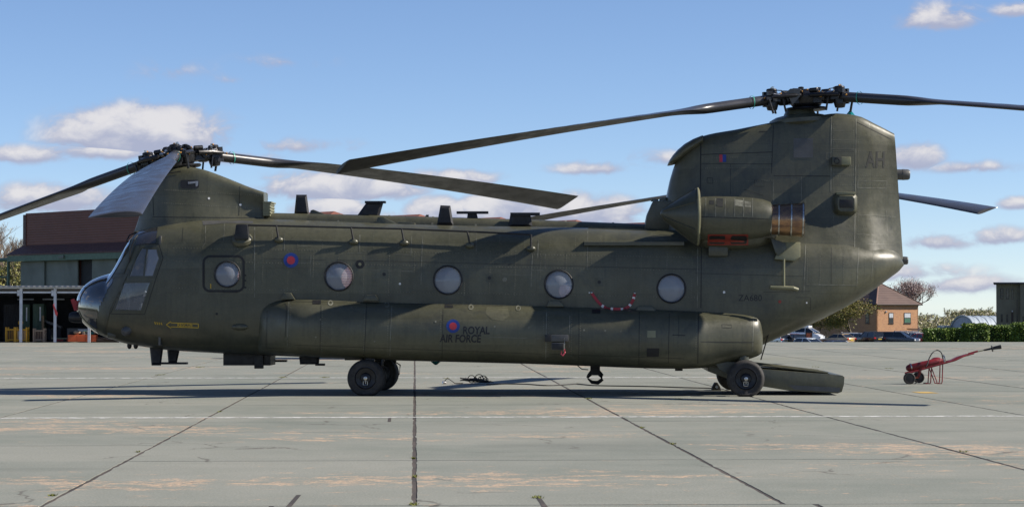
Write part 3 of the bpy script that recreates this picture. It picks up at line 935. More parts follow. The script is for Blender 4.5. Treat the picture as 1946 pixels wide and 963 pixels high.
# ---- engines
ENG_Y = -1.42
def engine(side):
    def pt(u, v): q = L(u, v, ENG_Y); return Vector((q.x, q.y, q.z))
    x = lambda u: L(u, 410, ENG_Y).x
    c = pt(1395, 415); sc = FPX / (c - CL).length
    mir = (lambda mb: mb) if side > 0 else (lambda mb: mb.mirrored())
    body = MB()
    prof = [(1318, 30), (1324, 38), (1335, 41), (1360, 42), (1400, 41), (1430, 39), (1450, 36), (1464, 31), (1466, 27)]
    body.lathe([(x(u) - c.x, r / sc) for u, r in prof], c, (1, 0, 0), 36)
    eb = mir(body).build('engine_nacelle', M['paint'], heli)
    # particle-separator style screen: cone with a rim
    ic = Vector((c.x, c.y, pt(1300, 411).z))
    cone = MB()
    nn = 40
    ringsl = []
    for (u, r) in [(1255, 2), (1256.5, 5), (1260, 9), (1268, 15), (1290, 31), (1312, 46), (1318, 50), (1321, 53), (1325, 54), (1328, 53), (1330, 50), (1331, 40)]:
        rr = r / sc
        off = (1328 - u) / 73 * 0.06
        ringsl.append([(x(u), ic.y + rr * .92 * math.cos(2 * math.pi * k / nn), ic.z + off - 0.01 + rr * 1.0 * math.sin(2 * math.pi * k / nn)) for k in range(nn)])
    cone.loft(ringsl)
    isc = mir(cone).build('intake_screen', M['paint_dark'], eb)
    rib = MB()
    for k in range(6):
        a = 2 * math.pi * (k + .5) / 6
        pts = []
        for (u, r) in [(1260, 9.5), (1268, 15.5), (1290, 31.5), (1312, 46.5), (1319, 51)]:
            off = (1328 - u) / 73 * 0.06
            pts.append((x(u), ic.y + r / sc * .92 * math.cos(a), ic.z + off - .01 + r / sc * math.sin(a)))
        rib.tube(pts, .012, 6)
    mir(rib).build('screen_rib', M['paint_dark'], isc)
    mir(MB().lathe([(-.012, 53.6 / sc), (0.0, 55 / sc), (.02, 55 / sc), (.03, 53 / sc)], (x(1325), ic.y, ic.z - .005), (1, 0, 0), nn, False)).build('intake_rim', M['light_olive'], isc)
    # exhaust: tail pipe with stiffening rings, slightly splayed
    ex = pt(1463, 417)
    pipe = MB()
    le = x(1528) - x(1463)
    pipe.lathe([(0, 28 / sc), (le * .3, 29 / sc), (le, 32.5 / sc), (le, 31 / sc), (le * .4, 27 / sc), (.02, 25 / sc)], ex, (1, -.06, -.02), 40, True)
    po = mir(pipe).build('exhaust_pipe', M['exhaust'], eb)
    for t, r in ((.03, 29), (.26, 29.8), (.62, 31.5), (.96, 33.4)):
        o_ = ex + Vector((1, -.06, -.02)).normalized() * le * t
        mir(MB().lathe([(-.018, r / sc - .006), (-.012, r / sc + .010), (.012, r / sc + .010), (.018, r / sc - .006)], o_, (1, -.06, -.02), 40, False)).build('pipe_ring', M['steel'], po)
    # pylon strut and lower fairing between nacelle and body
    fr = []
    for u, w, vt, vb in [(1308, .10, 432, 455), (1322, .34, 425, 466), (1345, .46, 420, 474), (1400, .48, 420, 476), (1440, .42, 422, 472), (1468, .26, 425, 462), (1482, .08, 428, 450)]:
        zt, zb = L(u, vt, -1.1).z, L(u, vb, -1.1).z
        fr.append([(L(u, 440, -1.1).x, y, z) for y, z in sect(w, zb, (zt + zb) / 2, zt, 3, 3, 28, -0.98)])
    fair = MB().loft(fr)
    fa = mir(fair).build('engine_fairing', M['paint'], eb)
    mir(MB().box(x(1340), x(1450), -1.35, -.5, pt(1400, 425).z, pt(1400, 398).z)).build('engine_mount', M['paint'], eb, bevel=.03)
    # panel strakes on the cowling
    if side > 0:
        SURF.append(mk_bvh(body)); SURF.append(mk_bvh(fair))
    return eb
eng = engine(1)
engine(-1)
for u in (1341, 1360, 1378, 1396, 1413, 1430): ribbon('cowling_strap', [(u, 377), (u, 412)], .010, M['seam'], .004, eng, 3, (4,))
ribbon('cowling_seam', [(1330, 412), (1460, 416)], .014, M['seam_dark'], .004, eng, 5, (4,))
decal('cowling_grille', [[(1362, 377), (1374, 377.5), (1374, 393), (1362, 392)]], M['seam_dark'], .004, 4, eng, (4,))
decal('cowling_grille', [[(1348, 381), (1357, 381), (1357, 389), (1348, 388)]], M['ink_faint'], .004, 4, eng, (4,))
decal('cowling_grille', [[(1397, 379), (1412, 381), (1412, 393), (1397, 391)]], M['seam'], .003, 4, eng, (4,))
decal('cowling_grille', [[(1415, 382), (1427, 384), (1427, 394), (1415, 393)]], M['seam'], .003, 4, eng, (4,))
decal('vent_surround', [[(1345, 445), (1422, 445), (1422, 465.5), (1345, 465.5)]], M['vent_red'], .006, 5, eng)
decal('vent_mesh', [[(1350, 447.5), (1377, 447.5), (1378, 450), (1378, 460), (1376, 463), (1350, 463), (1348, 460), (1348, 450)]], M['black'], .010, 5, eng)
decal('vent_mesh', [[(1391, 447.5), (1417, 447.5), (1419, 450), (1419, 460), (1417, 463), (1390, 463), (1388, 460), (1389, 450)]], M['black'], .010, 5, eng)
# auxiliary housing at the foot of the pylon's leading edge
q = L(1243, 415, 0.0)
MB().prism([(L(1224, 437, -.3).x, -.42, L(1224, 437).z), (L(1229, 408).x, -.42, L(1229, 408).z), (L(1240, 383).x, -.42, L(1240, 383).z), (L(1275, 383).x, -.42, L(1275, 383).z), (L(1275, 440).x, -.42, L(1275, 440).z)], (0, .84, 0)).build('combining_gearbox_cover', M['paint'], heli, bevel=.03)
MB().lathe([(-.0, .09), (.05, .09), (.06, .06)], L(1262, 381, -.2) , (0, 0, 1), 16).lathe([(0, .07), (.04, .07), (.05, .04)], L(1244, 383, -.2), (0, 0, 1), 16).build('filler_cap', M['paint_dark'], heli)

# ---- rotors
def blade_mesh(slope, lead=1, pitch=0.0):
    """blade along +x from the hub; drooping beyond the flap hinge; lead = side of the leading edge"""
    mb = MB()
    rs = list(np.linspace(0.72, 2.3, 10)) + list(np.linspace(2.45, 8.96, 90)) + [9.05, 9.13, 9.14]
    NA = 26
    rings = []
    for r in rs:
        t = min(max((r - 2.0) / 0.9, 0), 1); t = t * t * (3 - 2 * t)
        z = -slope * max(0, r - 0.75) - 0.0045 * max(0, r - 2) ** 2 * slope / .2
        tw = R(pitch - 13.5 * max(0, r - 2.3) / 6.8) * t
        ring = []
        tip = 1.0 if r < 9.0 else (1 if r < 9.135 else .9)
        for k in range(NA):
            a = 2 * math.pi * k / NA
            # round shank
            sy, sz = 0.105 * math.cos(a), 0.095 * math.sin(a)
            # aerofoil, chord 0.81, quarter-chord on the axis
            xc = 0.5 * (1 + math.cos(a))          # 1 = leading edge
            xx = 1 - xc
            th = 5 * 0.11 * (0.2969 * math.sqrt(max(xx, 0)) - 0.126 * xx - 0.3516 * xx ** 2 + 0.2843 * xx ** 3 - 0.1015 * xx ** 4) * 0.81
            cam_ = 0.02 * math.sin(math.pi * xx) * 0.81
            ay = (xc - 0.74) * 0.81 * (1 if tip == 1 else tip)
            azz = cam_ + math.copysign(th, math.sin(a)) * tip
            if 0.32 < xx < 0.93 and math.sin(a) > 0: azz -= 0.0022 * (1 + math.cos(2 * math.pi * r / 0.42)) * math.sin(math.pi * (xx - .32) / .61)
            y = (sy * (1 - t) + ay * t) * lead
            zz = sz * (1 - t) + azz * t
            y, zz = y * math.cos(tw) - lead * zz * math.sin(tw), zz * math.cos(tw) + lead * y * math.sin(tw)
            ring.append((r, y, z + zz))
        rings.append(ring)
    mb.loft(rings)
    for i, f in enumerate(mb.f):      # upper surface semi-gloss with sky sheen in its colour, lower surface matt
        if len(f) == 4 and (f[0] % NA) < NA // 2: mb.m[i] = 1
    # small trim tab on the trailing edge
    r0 = 6.3; zz = -slope * (r0 - .75)
    return mb

def head_mesh():
    """rotor head: hub barrel, three flap-hinge yokes, pitch housings, hinge pins, lag dampers, oil tanks"""
    mb = MB()
    mb.lathe([(-.20, .18), (-.14, .30), (-.02, .36), (.08, .36), (.15, .28), (.20, .16), (.24, .12)], (0, 0, 0), (0, 0, 1), 24)
    mb.lathe([(-.24, .42), (-.21, .44), (-.18, .42)], (0, 0, 0), (0, 0, 1), 24)
    for k in range(3):
        a = 2 * math.pi * k / 3
        q = Matrix.Rotation(a, 3, 'Z')
        t = MB()
        t.cbox((.38, 0, .02), (.22, .40, .24))
        t.lathe([(-.24, .06), (-.235, .085), (.235, .085), (.24, .06)], (.50, 0, .02), (0, 1, 0), 14)
        t.lathe([(.45, .14), (.60, .15), (.68, .12), (.93, .12), (.96, .09)], (0, 0, .01), (1, 0, 0), 18)
        # vertical hinge pin with caps above and below
        t.lathe([(-.26, .05), (-.25, .10), (-.16, .125), (-.10, .13), (.12, .13), (.17, .11), (.20, .115), (.23, .10), (.24, .05)], (.80, 0, .01), (0, 0, 1), 16)
        for s_ in (-1, 1):
            t.cbox((.72, s_ * .15, .02), (.30, .06, .16))
            t.tube([(.30, s_ * .30, .07), (.62, s_ * .30, .06), (.92, s_ * .21, .03)], [.055, .05, .03], 10)
            t.lathe([(-.10, .035), (-.09, .055), (.09, .055), (.10, .035)], (.34, s_ * .24, .18), (1, 0, 0), 12)
            t.tube([(.55, s_ * .12, .13), (.66, s_ * .16, .19), (.80, s_ * .12, .2)], .012, 6)
            t.tube([(.60, s_ * .22, -.30), (.66, s_ * .22, .0)], .022, 8)
            t.cbox((.90, s_ * .10, .13), (.10, .07, .10)); t.cbox((.88, s_ * .11, -.12), (.14, .05, .08))
        t.cbox((.98, .16, .0), (.12, .14, .07)); t.tube([(.98, .22, -.02), (.90, .24, -.34)], .025, 8)
        t.lathe([(-.03, .05), (.05, .06), (.06, .03)], (.20, .16, .22), (0, 0, 1), 12)
        mb.add([q @ Vector(p) for p in t.v], t.f)
    br = MB()
    for k in range(3):
        q = Matrix.Rotation(2 * math.pi * k / 3, 3, 'Z')
        t = MB()
        for (x, y, z) in [(.34, -.06, .15), (.34, .08, .15), (.50, .25, .02), (.50, -.25, .02), (.66, .13, .12), (.66, -.13, .12), (.80, .0, .255), (1.03, .13, .02), (1.03, -.13, .02), (.24, .26, .16), (.60, .31, .08), (.18, -.24, .2)]:
            t.ball((x, y, z), .026, 6)
        br.add([q @ Vector(p) for p in t.v], t.f)
    st = MB()
    for k in range(3):
        q = Matrix.Rotation(2 * math.pi * k / 3, 3, 'Z')
        t = MB()
        t.tube([(.62, -.19, .10), (.78, -.19, .12)], .028, 8); t.tube([(.70, .19, .09), (.86, .17, .10)], .022, 8); t.lathe([(0, .03), (.05, .03)], (.8, .06, .24), (0, 0, 1), 8); t.lathe([(0, .022), (.06, .022)], (.72, -.08, .17), (0, 0, 1), 8)
        st.add([q @ Vector(p) for p in t.v], t.f)
    rg = MB()
    return mb, br, st

head_mb, brass_mb, steel_mb = head_mesh()
def proto(mb, name, mat, **kw):
    o = mb.build(name, mat, **kw); me = o.data; bpy.data.objects.remove(o); return me
ME_head, ME_brass, ME_steel = proto(head_mb, 'rotor_head', M['dark_metal']), proto(brass_mb, 'brass_bolt', M['brass']), proto(steel_mb, 'steel_link', M['steel'])
M['mark_green'] = material('green_band', (0.03, 0.35, 0.25), 0.5)
ME_band = proto(MB().lathe([(-.008, .126), (.008, .125)], (1.14, 0, -.055), (1, 0, 0), 20, False), 'marker_band', M['mark_green'])
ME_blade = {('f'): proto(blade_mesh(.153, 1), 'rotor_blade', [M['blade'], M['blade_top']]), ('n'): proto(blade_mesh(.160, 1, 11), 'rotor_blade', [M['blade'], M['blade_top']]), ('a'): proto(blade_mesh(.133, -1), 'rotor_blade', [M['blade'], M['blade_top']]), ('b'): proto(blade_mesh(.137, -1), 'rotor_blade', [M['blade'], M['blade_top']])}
def rotor(root, hub, tilt, az0, key, lag=(0, 0, 0)):
    base = Matrix.Translation(hub) @ Matrix.Rotation(tilt, 4, 'Y')
    hd = link_mesh('rotor_head', ME_head, root); hd.matrix_local = base @ Matrix.Rotation(az0, 4, 'Z') @ Matrix.Diagonal((.90, .90, .82, 1))
    link_mesh('brass_bolts', ME_brass, hd)['kind'] = 'stuff'; link_mesh('steel_links', ME_steel, hd)['kind'] = 'stuff'
    for k in range(3):
        b = link_mesh('rotor_blade', ME_blade['n' if key == 'f' and k == 0 else key], root)
        b.matrix_local = base @ Matrix.Rotation(az0 + 2 * math.pi * k / 3 + R(lag[k]), 4, 'Z')
        link_mesh('marker_band', ME_band, b)
rotor(heli, hub_f, R(-6.5), R(270) + ALPHA, 'f', (0, 5.5, 0))
rotor(heli, hub_a, R(-1.64), R(199) + ALPHA, 'a')
# grey shield plate standing on the rear head
q = hub_a + Vector((-.27, -.42, .02))
MB().prism([q + Vector((-.12, 0, .10)), q + Vector((-.06, 0, .15)), q + Vector((.12, 0, .15)), q + Vector((.11, 0, 0)), q + Vector((-.02, 0, -.15)), q + Vector((-.08, 0, -.02))], (0, .03, 0)).build('shield_plate', M['grey_plate'], heli, smooth=False)

# ---- landing gear
def wheel(c, side, parent):
    Rw, W2 = .338, .115
    root = parent
    ty = MB()
    prof = []
    for k in range(17):
        a = math.pi * k / 16
        prof.append((-W2 * math.cos(a) * (1.0 if abs(math.cos(a)) < .98 else .93), .205 + (Rw - .205) * math.sin(a) ** .55))
    ty.lathe(prof, c, (0, 1, 0), 44, False)
    ty.v = [(x, y + (0.02 * math.copysign(1, y - c[1]) if z < .06 else 0), max(z, .001)) for x, y, z in ty.v]
    t = ty.build('wheel', M['rubber'], parent, angle=50)
    s_ = -1 if side < 0 else 1
    rim = MB()
    rim.lathe([(s_ * .06, .20), (s_ * .105, .215), (s_ * .110, .195), (s_ * .075, .180), (s_ * .06, .10), (s_ * .085, .085), (s_ * .10, .05), (s_ * .10, .0)], c, (0, 1, 0), 32, False)
    rim.lathe([(-s_ * .06, .20), (-s_ * .105, .215), (-s_ * .08, .18), (-s_ * .06, .0)], c, (0, 1, 0), 32, False)
    ri = rim.build('rim', M['dark_metal'], t)
    hb = MB()
    hb.lathe([(s_ * .10, .036), (s_ * .125, .034), (s_ * .13, .015)], c, (0, 1, 0), 16)
    y = c[1] + s_ * .10
    hb.build('hub_cap', M['steel'], t)
    cl_ = MB()
    for a, b in (((-.035, -.05), (.03, -.05)), ((-.04, -.055), (-.04, -.12)), ((.035, -.055), (.035, -.12)), ((-.035, -.125), (.03, -.125)), ((0, -.04), (0, -.10))):
        cl_.tube([(c[0] + a[0], y, c[2] + a[1]), (c[0] + b[0], y, c[2] + b[1])], .009, 6)
    cl_.build('wheel_clip', M['steel'], t)
    for k in range(8):
        a = 2 * math.pi * k / 8
        pass
    return t
xr = L(1417, 720, -1.7).x
for side in (-1, 1):
    for y in (1.60, 1.26): wheel((0, side * y, .318), side if y > 1.4 else -side, heli)
    wheel((xr, side * 1.70, .318), side, heli)
    g_ = MB()
    g_.tube([(0, side * 1.15, .318), (0, side * 1.70, .318)], .05, 12)
    g_.tube([(.02, side * 1.43, .30), (.05, side * 1.43, .85)], [.075, .085], 16)
    g_.tube([(.02, side * 1.43, .42), (.26, side * 1.43, .50), (.30, side * 1.43, .72)], .035, 10)
    g_.tube([(-.08, side * 1.35, .40), (-.10, side * 1.35, .75)], .022, 8)
    g_.cbox((.06, side * 1.43, .62), (.16, .14, .14))
    g_.build('landing_gear_strut', M['dark_metal'], heli)
    for k in range(2):
        h_ = MB(); h_.tube([(.18, side * 1.43, .60), (.38, side * (1.40 - .08 * k), .48), (.36, side * 1.40, .30), (.12, side * 1.40, .26)], .010, 6); h_.build('brake_hose', M['rubber'], heli)
    a_ = MB()
    a_.tube([(xr, side * 1.35, .318), (xr, side * 1.72, .318)], .05, 12)
    a_.prism([(xr - .55, side * 1.38 - .06, .62), (xr - .05, side * 1.38 - .06, .60), (xr + .08, side * 1.38 - .06, .36), (xr + .06, side * 1.38 - .06, .24), (xr - .10, side * 1.38 - .06, .26), (xr - .45, side * 1.38 - .06, .48)], (0, .12, 0))
    a_.tube([(xr - .03, side * 1.40, .30), (xr - .02, side * 1.40, .75)], .06, 14)
    a_.lathe([(0, .10), (.10, .10)], (xr - .02, side * 1.40, .60), (0, 0, 1), 14)
    a_.build('landing_gear_strut', M['paint_dark'], heli, bevel=.0)

# ---- loading ramp let down to the ground
RY = 1.10
def rp(u, v): q = L(u, v, -RY); return (q.x, -RY, q.z)
side_poly = [rp(1345, 690), rp(1400, 693), rp(1440, 700), rp(1601, 713), rp(1605, 716), rp(1604, 730), rp(1600, 744), rp(1592, 747), rp(1500, 742), rp(1445, 733), rp(1390, 722), rp(1345, 705)]
rmb = MB().prism(side_poly, (0, 2 * RY, 0))
rmb.v = [(x, y, max(z, .012)) for x, y, z in rmb.v]
ro = rmb.build('loading_ramp', M['paint'], heli, bevel=.008)
a_, b_ = Vector(rp(1405, 692)), Vector(rp(1592, 711))
top = MB()
deck = MB().add([(a_.x, -RY + .10, a_.z + .012), (b_.x - .05, -RY + .20, b_.z + .016), (b_.x - .05, RY - .20, b_.z + .016), (a_.x, RY - .10, a_.z + .012)], [(0, 1, 2, 3)])
for k in range(7):
    y = -RY + .14 + k * (2 * RY - .28) / 6
    t = MB().tube([(a_.x + .1, y, a_.z + .016), (b_.x - .16, y * .93, b_.z + .02)], [.02, .016], 8)
    t.build('ramp_tread', M['paint'], ro)
deck.build('ramp_deck', M['paint'], ro, smooth=False)
e0, e1 = Vector(rp(1500, 731)), Vector(rp(1597, 736))
MB().prism([(e0.x - .03, -RY - .012, e0.z), (e1.x, -RY - .012, e1.z), (e1.x - .02, -RY - .012, e1.z - .085), (e0.x + .1, -RY - .012, e0.z - .085)], (0, .02, 0)).build('rub_strip', M['grey_plate'], ro, smooth=False)
pc0, pc1 = L(1462, 640, -1.2), L(1446, 683, -1.0)
for side in (1, -1):
    MB().tube([(pc0.x, side * pc0.y, pc0.z + .1), (pc1.x, side * pc1.y, pc1.z)], .012, 6).build('ramp_cable', M['black'], heli)

# ---- antennas, probes and fittings
def fin(name, pts, y, th, mat=None, top_bar=None):
    """blade antenna in the side plane at lateral y"""
    poly = []
    for u, v in pts:
        q = L(u, v, y); poly.append(Vector((q.x, y, q.z)))
    c = sum(poly, Vector()) / len(poly)
    mb = MB()
    n = len(poly)
    # lens-shaped thickness: outline thin, centre thick
    inn_ = [c + (p - c) * .72 for p in poly]
    vs_ = [p for p in poly] + [p + Vector((0, -th / 2, 0)) for p in inn_] + [p + Vector((0, th / 2, 0)) for p in inn_]
    fs_ = [(i, (i + 1) % n, n + (i + 1) % n, n + i) for i in range(n)] + [(i, 2 * n + i, 2 * n + (i + 1) % n, (i + 1) % n) for i in range(n)]
    fs_ += [tuple(n + i for i in range(n)), tuple(2 * n + i for i in range(n))[::-1]]
    mb.add(vs_, fs_)
    if top_bar:
        a, b = L(*top_bar[0], y), L(*top_bar[1], y)
        mb.box(a.x, b.x, y - .09, y + .09, min(a.z, b.z) - .012, max(a.z, b.z) + .012)
    return mb.build(name, mat or M['antenna'], heli, angle=20)
fin('blade_antenna', [(559, 408), (563, 370), (583, 370), (588, 408)], 0, .07)
fin('blade_antenna', [(677, 412), (697, 384), (729, 384), (721, 412)], 0, .07, top_bar=((694, 383.5), (733, 385)))
fin('blade_antenna', [(830, 428), (837, 390), (856, 391), (862, 428)], -.45, .07)
fin('blade_antenna', [(887, 418), (889, 404), (906, 405), (909, 418)], 0, .06, top_bar=((868, 403), (928, 405)))
fin('blade_antenna', [(966, 430), (970, 406), (1008, 407), (1012, 430)], -.25, .06, top_bar=((970, 405.5), (1026, 408.5)))
fin('blade_antenna', [(806, 414), (810, 408), (815, 408), (815, 414)], .1, .05)
fin('blade_antenna', [(284, 656), (311, 656), (306, 694), (288, 694)], -.25, .07)
fin('blade_antenna', [(317, 658), (343, 658), (336, 690), (320, 690)], .2, .07, top_bar=((305, 689), (356, 690.5)))
fin('blade_antenna', [(568, 674), (608, 674), (606, 692), (570, 692)], -.2, .06, top_bar=((600, 691.5), (617, 693)))
fin('blade_antenna', [(520, 672), (524, 672), (523, 685), (521, 685)], .5, .04, top_bar=((520, 684.5), (545, 686)))
# equipment boxes under the belly
def pbox(name, u0, v0, u1, v1, y0, y1, mat, bev=.01, parent=None):
    a, b = L(u0, v1, y0), L(u1, v0, y0)
    return MB().box(a.x, b.x, y0, y1, a.z, b.z).build(name, mat, parent or heli, bevel=bev)
pbox('radar_warning_box', 424, 664, 514, 694, -.35, .35, M['black'])
pbox('radar_warning_box', 483, 664, 500, 700, -.46, -.355, M['black'])
pbox('belly_step', 655, 680, 690, 684, -.9, -.6, M['black'], .004)
for du, dv in ((0, 0), (12, 0)):
    q = L(246 + du, 656 + dv, -.2 - du * .02)
    MB().ball(q, .05, 12, (.9, .9, 1.35)).tube([q + Vector((0, 0, .03)), q + Vector((.01, 0, .16))], .012, 6).build('search_light', M['black'], heli)
# nose sensor pod, lower lamp, teardrop
q = L(150, 603, -.25)
MB().lathe([(-.19, .02), (-.18, .07), (-.14, .095), (-.05, .10), (.15, .09), (.28, .05)], q, (1, 0, -.05), 20).build('nose_sensor', M['black'], heli)
for (u0, v0, u1, v1) in ((134, 569, 141, 590), (139, 572, 147, 588)):
    a, b = L(u0, v0, -.3), L(u1, v1, -.3)
    MB().add([a, a + Vector((.07, .01, .02)), b + Vector((.06, .03, 0)), b], [(0, 1, 2, 3)]).build('cover_flag', M['flag_red'], heli, fix=False)
h, n = hit(241, 628, (0,))
MB().lathe([(-.05, .09), (.05, .085), (.09, .06), (.10, .0)], h, (n + Vector((-.5, 0, 0))), 18).build('landing_lamp', M['grey_plate'], heli)
h, n = hit(213, 636, (0,))
MB().cbox(h, (.16, .08, .10)).build('chin_lamp', M['paint_dark'], heli, bevel=.02)
h, n = hit(456, 621, (0,))
MB().ball(h, .15, 14, (1.05, .35, .42)).build('teardrop_fairing', M['paint'], heli)
h, n = hit(432, 621, (0,))
# long-wire aerial along the roof edge with its stand-offs
off_y = -.16
def stand(u, v): return hit(u, v, (0,))
rail = []
for (u, vr) in ((470, 428), (522, 429), (668, 432.5), (767, 435), (890, 440), (1008, 445.5)):
    h, n = hit(u, vr + 20, (0,))
    q = L(u, vr, h.y - .06); rail.append(Vector((q.x, q.y, q.z)))
wire = MB().tube(rail, .017, 8).build('rail_aerial', M['black'], heli)
for (u, v, vr) in ((530, 456, 429), (672, 460, 432.5), (768, 462, 435), (893, 467, 440), (1009, 473, 445.5)):
    h, n = hit(u, v, (0,))
    MB().ball(h + n * .01, .085, 14, (1.05, .9, .72)).build('standoff_base', M['paint'], wire)
    tp = L(u - 5 if u < 1000 else u, vr, h.y - .07)
    MB().tube([h + n * .06, tp], [.020, .016], 8).build('standoff', M['black'], wire)
h, n = hit(460, 452, (0,))
MB().lathe([(-.05, .20), (.01, .19), (.045, .15), (.06, .12)], h, (n + Vector((0, 0, .7))), 28).build('tuner_base', M['paint'], wire)
a_, b_ = L(447, 455, h.y - .08), L(473, 426, h.y - .08)
tb = MB(); cx_ = (a_.x + b_.x) / 2
tb.loft([[(cx_ + sx * w, h.y - .08 + sy * w * .8 + .02, z) for sx, sy in ((-1, -1), (1, -1), (1, 1), (-1, 1))] for w, z in ((.13, a_.z), (.125, a_.z + .08), (.105, b_.z - .02), (.09, b_.z))])
tb.build('tuner_box', M['black'], wire, bevel=.012)
# ledge below the engine inlet, roof walkway strip
pts = []
led = MB()
for v_top, v_bot in ((457, 468),):
    A = [hit(u, 463, (0,)) for u in np.linspace(1110, 1300, 14)]
    rg = []
    for p, n in A:
        rg.append([p + Vector((0, .05, .045)), p + Vector((0, -.085, .03)), p + Vector((0, -.085, -.03)), p + Vector((0, .05, -.05))])
    led.loft(rg)
led.build('inlet_ledge', M['paint'], heli)
A = [hit(u, 433.5 + (u - 1118) * .035, (0,)) for u in np.linspace(1118, 1228, 10)]
A = [a for a in A if a]
MB().loft([[p + Vector((0, .04, .02)), p + Vector((0, -.03, .02)), p + Vector((0, -.03, -.015)), p + Vector((0, .04, -.02))] for p, n in A]).build('roof_strip', M['paint_dark'], heli)
q = L(735, 421, -.5)
MB().prism([L(712, 427, -.5), L(718, 412, -.5), L(728, 412, -.5), L(754, 425, -.5), L(754, 428, -.5)], (0, .3, 0)).build('roof_scoop', M['paint'], heli, bevel=.02)
MB().prism([L(756, 429, -.5), L(756, 422, -.5), L(788, 423, -.5), L(788, 430, -.5)], (0, .25, 0)).build('roof_box', M['paint'], heli, bevel=.01)
MB().prism([L(588, 408, 0), L(590, 400, 0), L(595, 398, 0), L(618, 407, 0), L(620, 410, 0)], (0, .16, 0)).build('roof_scoop', M['paint_dark'], heli, bevel=.015)
# beacons
q = L(1616, 222, 0)
MB().lathe([(0, .085), (.03, .085), (.05, .07), (.11, .02), (.115, 0)], q, (0, 0, 1), 8).build('beacon', M['beacon'], heli)
q = L(828, 683, -.1)
MB().lathe([(0, .10), (.04, .09), (.09, .03), (.10, 0)], q, (0, 0, -1), 10).build('beacon', M['beacon'], heli)
# rear pylon fittings
def pod_on(u, v, d, rad, ln, name, mat):
    pass
for (u, v, r, ln) in ((1700, 332, .10, .28), (1708, 495, .075, .17)):
    q = L(u, v, 0)
    MB().lathe([(0, r), (ln * .5, r), (ln * .52, r * 1.04), (ln * .9, r * .98), (ln, r * .8)], q, (1, 0, 0), 22).build('tail_light', M['grey_plate'], heli)
h, n = hit(1598, 307, (3,))
b_ = MB().cbox(h + Vector((0, -.07, 0)), (.33, .20, .15)).build('warning_sensor', M['light_olive'], heli, bevel=.012)
MB().lathe([(0, .06), (.03, .062), (.035, .045), (.01, .04)], h + Vector((-.09, -.17, 0)), (0, -1, 0), 18).build('sensor_lens', M['black'], b_)
MB().cbox(h + Vector((-.09, -.08, 0)), (.18, .205, .155)).build('sensor_housing', M['paint_dark'], b_, bevel=.012)
h, n = hit(1606, 388, (3,))
b_ = MB().loft([[(h.x + sx * w, y, h.z + sz * w * .92 + .0) for sx, sz in ((-1, -.7), (-.7, -1), (.7, -1), (1, -.7), (1, .7), (.7, 1), (-.7, 1), (-1, .7))] for w, y in ((.22, h.y + .08), (.21, h.y - .12), (.15, h.y - .20))]).build('heat_exchanger_duct', M['paint'], heli, angle=40)
MB().cbox(h + Vector((0, -.20, .0)), (.25, .03, .15)).build('duct_opening', M['black'], b_, bevel=.008)
MB().cbox(h + Vector((0, -.06, .19)), (.34, .22, .05)).build('duct_lid', M['light_olive'], b_, bevel=.01)
# bracket below the exhaust with the towel-rail aerial
h, n = hit(1497, 476, (0,))
br_ = MB().prism([L(1472, 492, h.y - .18), L(1487, 460, h.y - .10), L(1521, 460, h.y - .10), L(1521, 488, h.y - .18), L(1510, 496, h.y - .18)], (0, .30, 0)).build('step_bracket', M['light_olive'], heli, bevel=.012)
MB().prism([L(1463, 452, h.y - .02), L(1492, 462, h.y - .04), L(1494, 474, h.y - .05), L(1478, 487, h.y - .08), L(1472, 480, h.y - .05)], (0, -.12, 0)).build('bracket_horn', M['paint'], br_, bevel=.02)
h2, n2 = hit(1491, 520, (0,))
y_ = h2.y - .10
MB().tube([L(1490, 492, y_), L(1490, 545, y_)], .018, 8).tube([L(1464, 545, y_), L(1508, 547, y_), L(1516, 550, y_ + .05)], .032, 10).build('towel_rail_aerial', M['light_olive'], heli)
# small intake under the cowling
h, n = hit(1364, 477, (0,))
pbox('cooling_scoop', 1346, 465, 1384, 487, h.y - .10, h.y + .3, M['paint'], .04)
# upper cover on the sponson root: hinge fairings
for (u0, v0, u1, v1) in ((535, 556, 562, 566), (690, 560, 722, 569), (1038, 571, 1072, 580), (1206, 582, 1248, 590)):
    h, n = hit((u0 + u1) / 2, (v0 + v1) / 2, (0,))
    a_, b_ = L(u0, v1 + 3, h.y), L(u1, v0, h.y)
    MB().prism([(a_.x, h.y + .05, a_.z), (a_.x + .06, h.y + .05, b_.z), (b_.x - .08, h.y + .05, b_.z), (b_.x, h.y + .05, a_.z)], (0, -.17, 0)).build('hinge_fairing', M['paint'], heli, bevel=.012)
# black slots, chaff dispenser, foot wells on the sponson
for (u, v) in ((602, 574), (853, 581), (1133, 591.5)):
    decal('kick_in_step', [[(u - 8, v - 3.5), (u + 8, v - 3.5), (u + 8, v + 4), (u - 8, v + 4)]], M['black'], .005, 4, only=(1,))
for (u, v) in ((628, 573.5), (735, 577), (895, 581.5), (985, 583.5)):
    fc = decal('fuel_cap', ring_polys(u, v + 2.2, 2.6, 5.2, 16), M['seam'], .006, 4, only=(1,))
for (u, v) in ((575, 604), (609, 607), (668, 585), (828, 611), (940, 620), (1005, 623), (1110, 627), (1150, 628), (1180, 629), (712, 648), (600, 640), (985, 655)):
    decal('drain_plug', [circ(u, v, 1.9, 10)], M['seam'], .006, 3, only=(1,))
h, n = hit(1060, 648, (1,))
fl = MB().cbox(h + Vector((0, -.03, .055)), (.38, .16, .12)).cbox(h + Vector((0, -.05, -.09)), (.22, .14, .13)).build('flare_dispenser', M['grey_plate'], heli, bevel=.01)
MB().cbox(h + Vector((-.17, -.04, .055)), (.12, .17, .125)).cbox(h + Vector((0, -.125, -.09)), (.20, .01, .11)).build('dispenser_cover', M['black'], fl, bevel=.006)
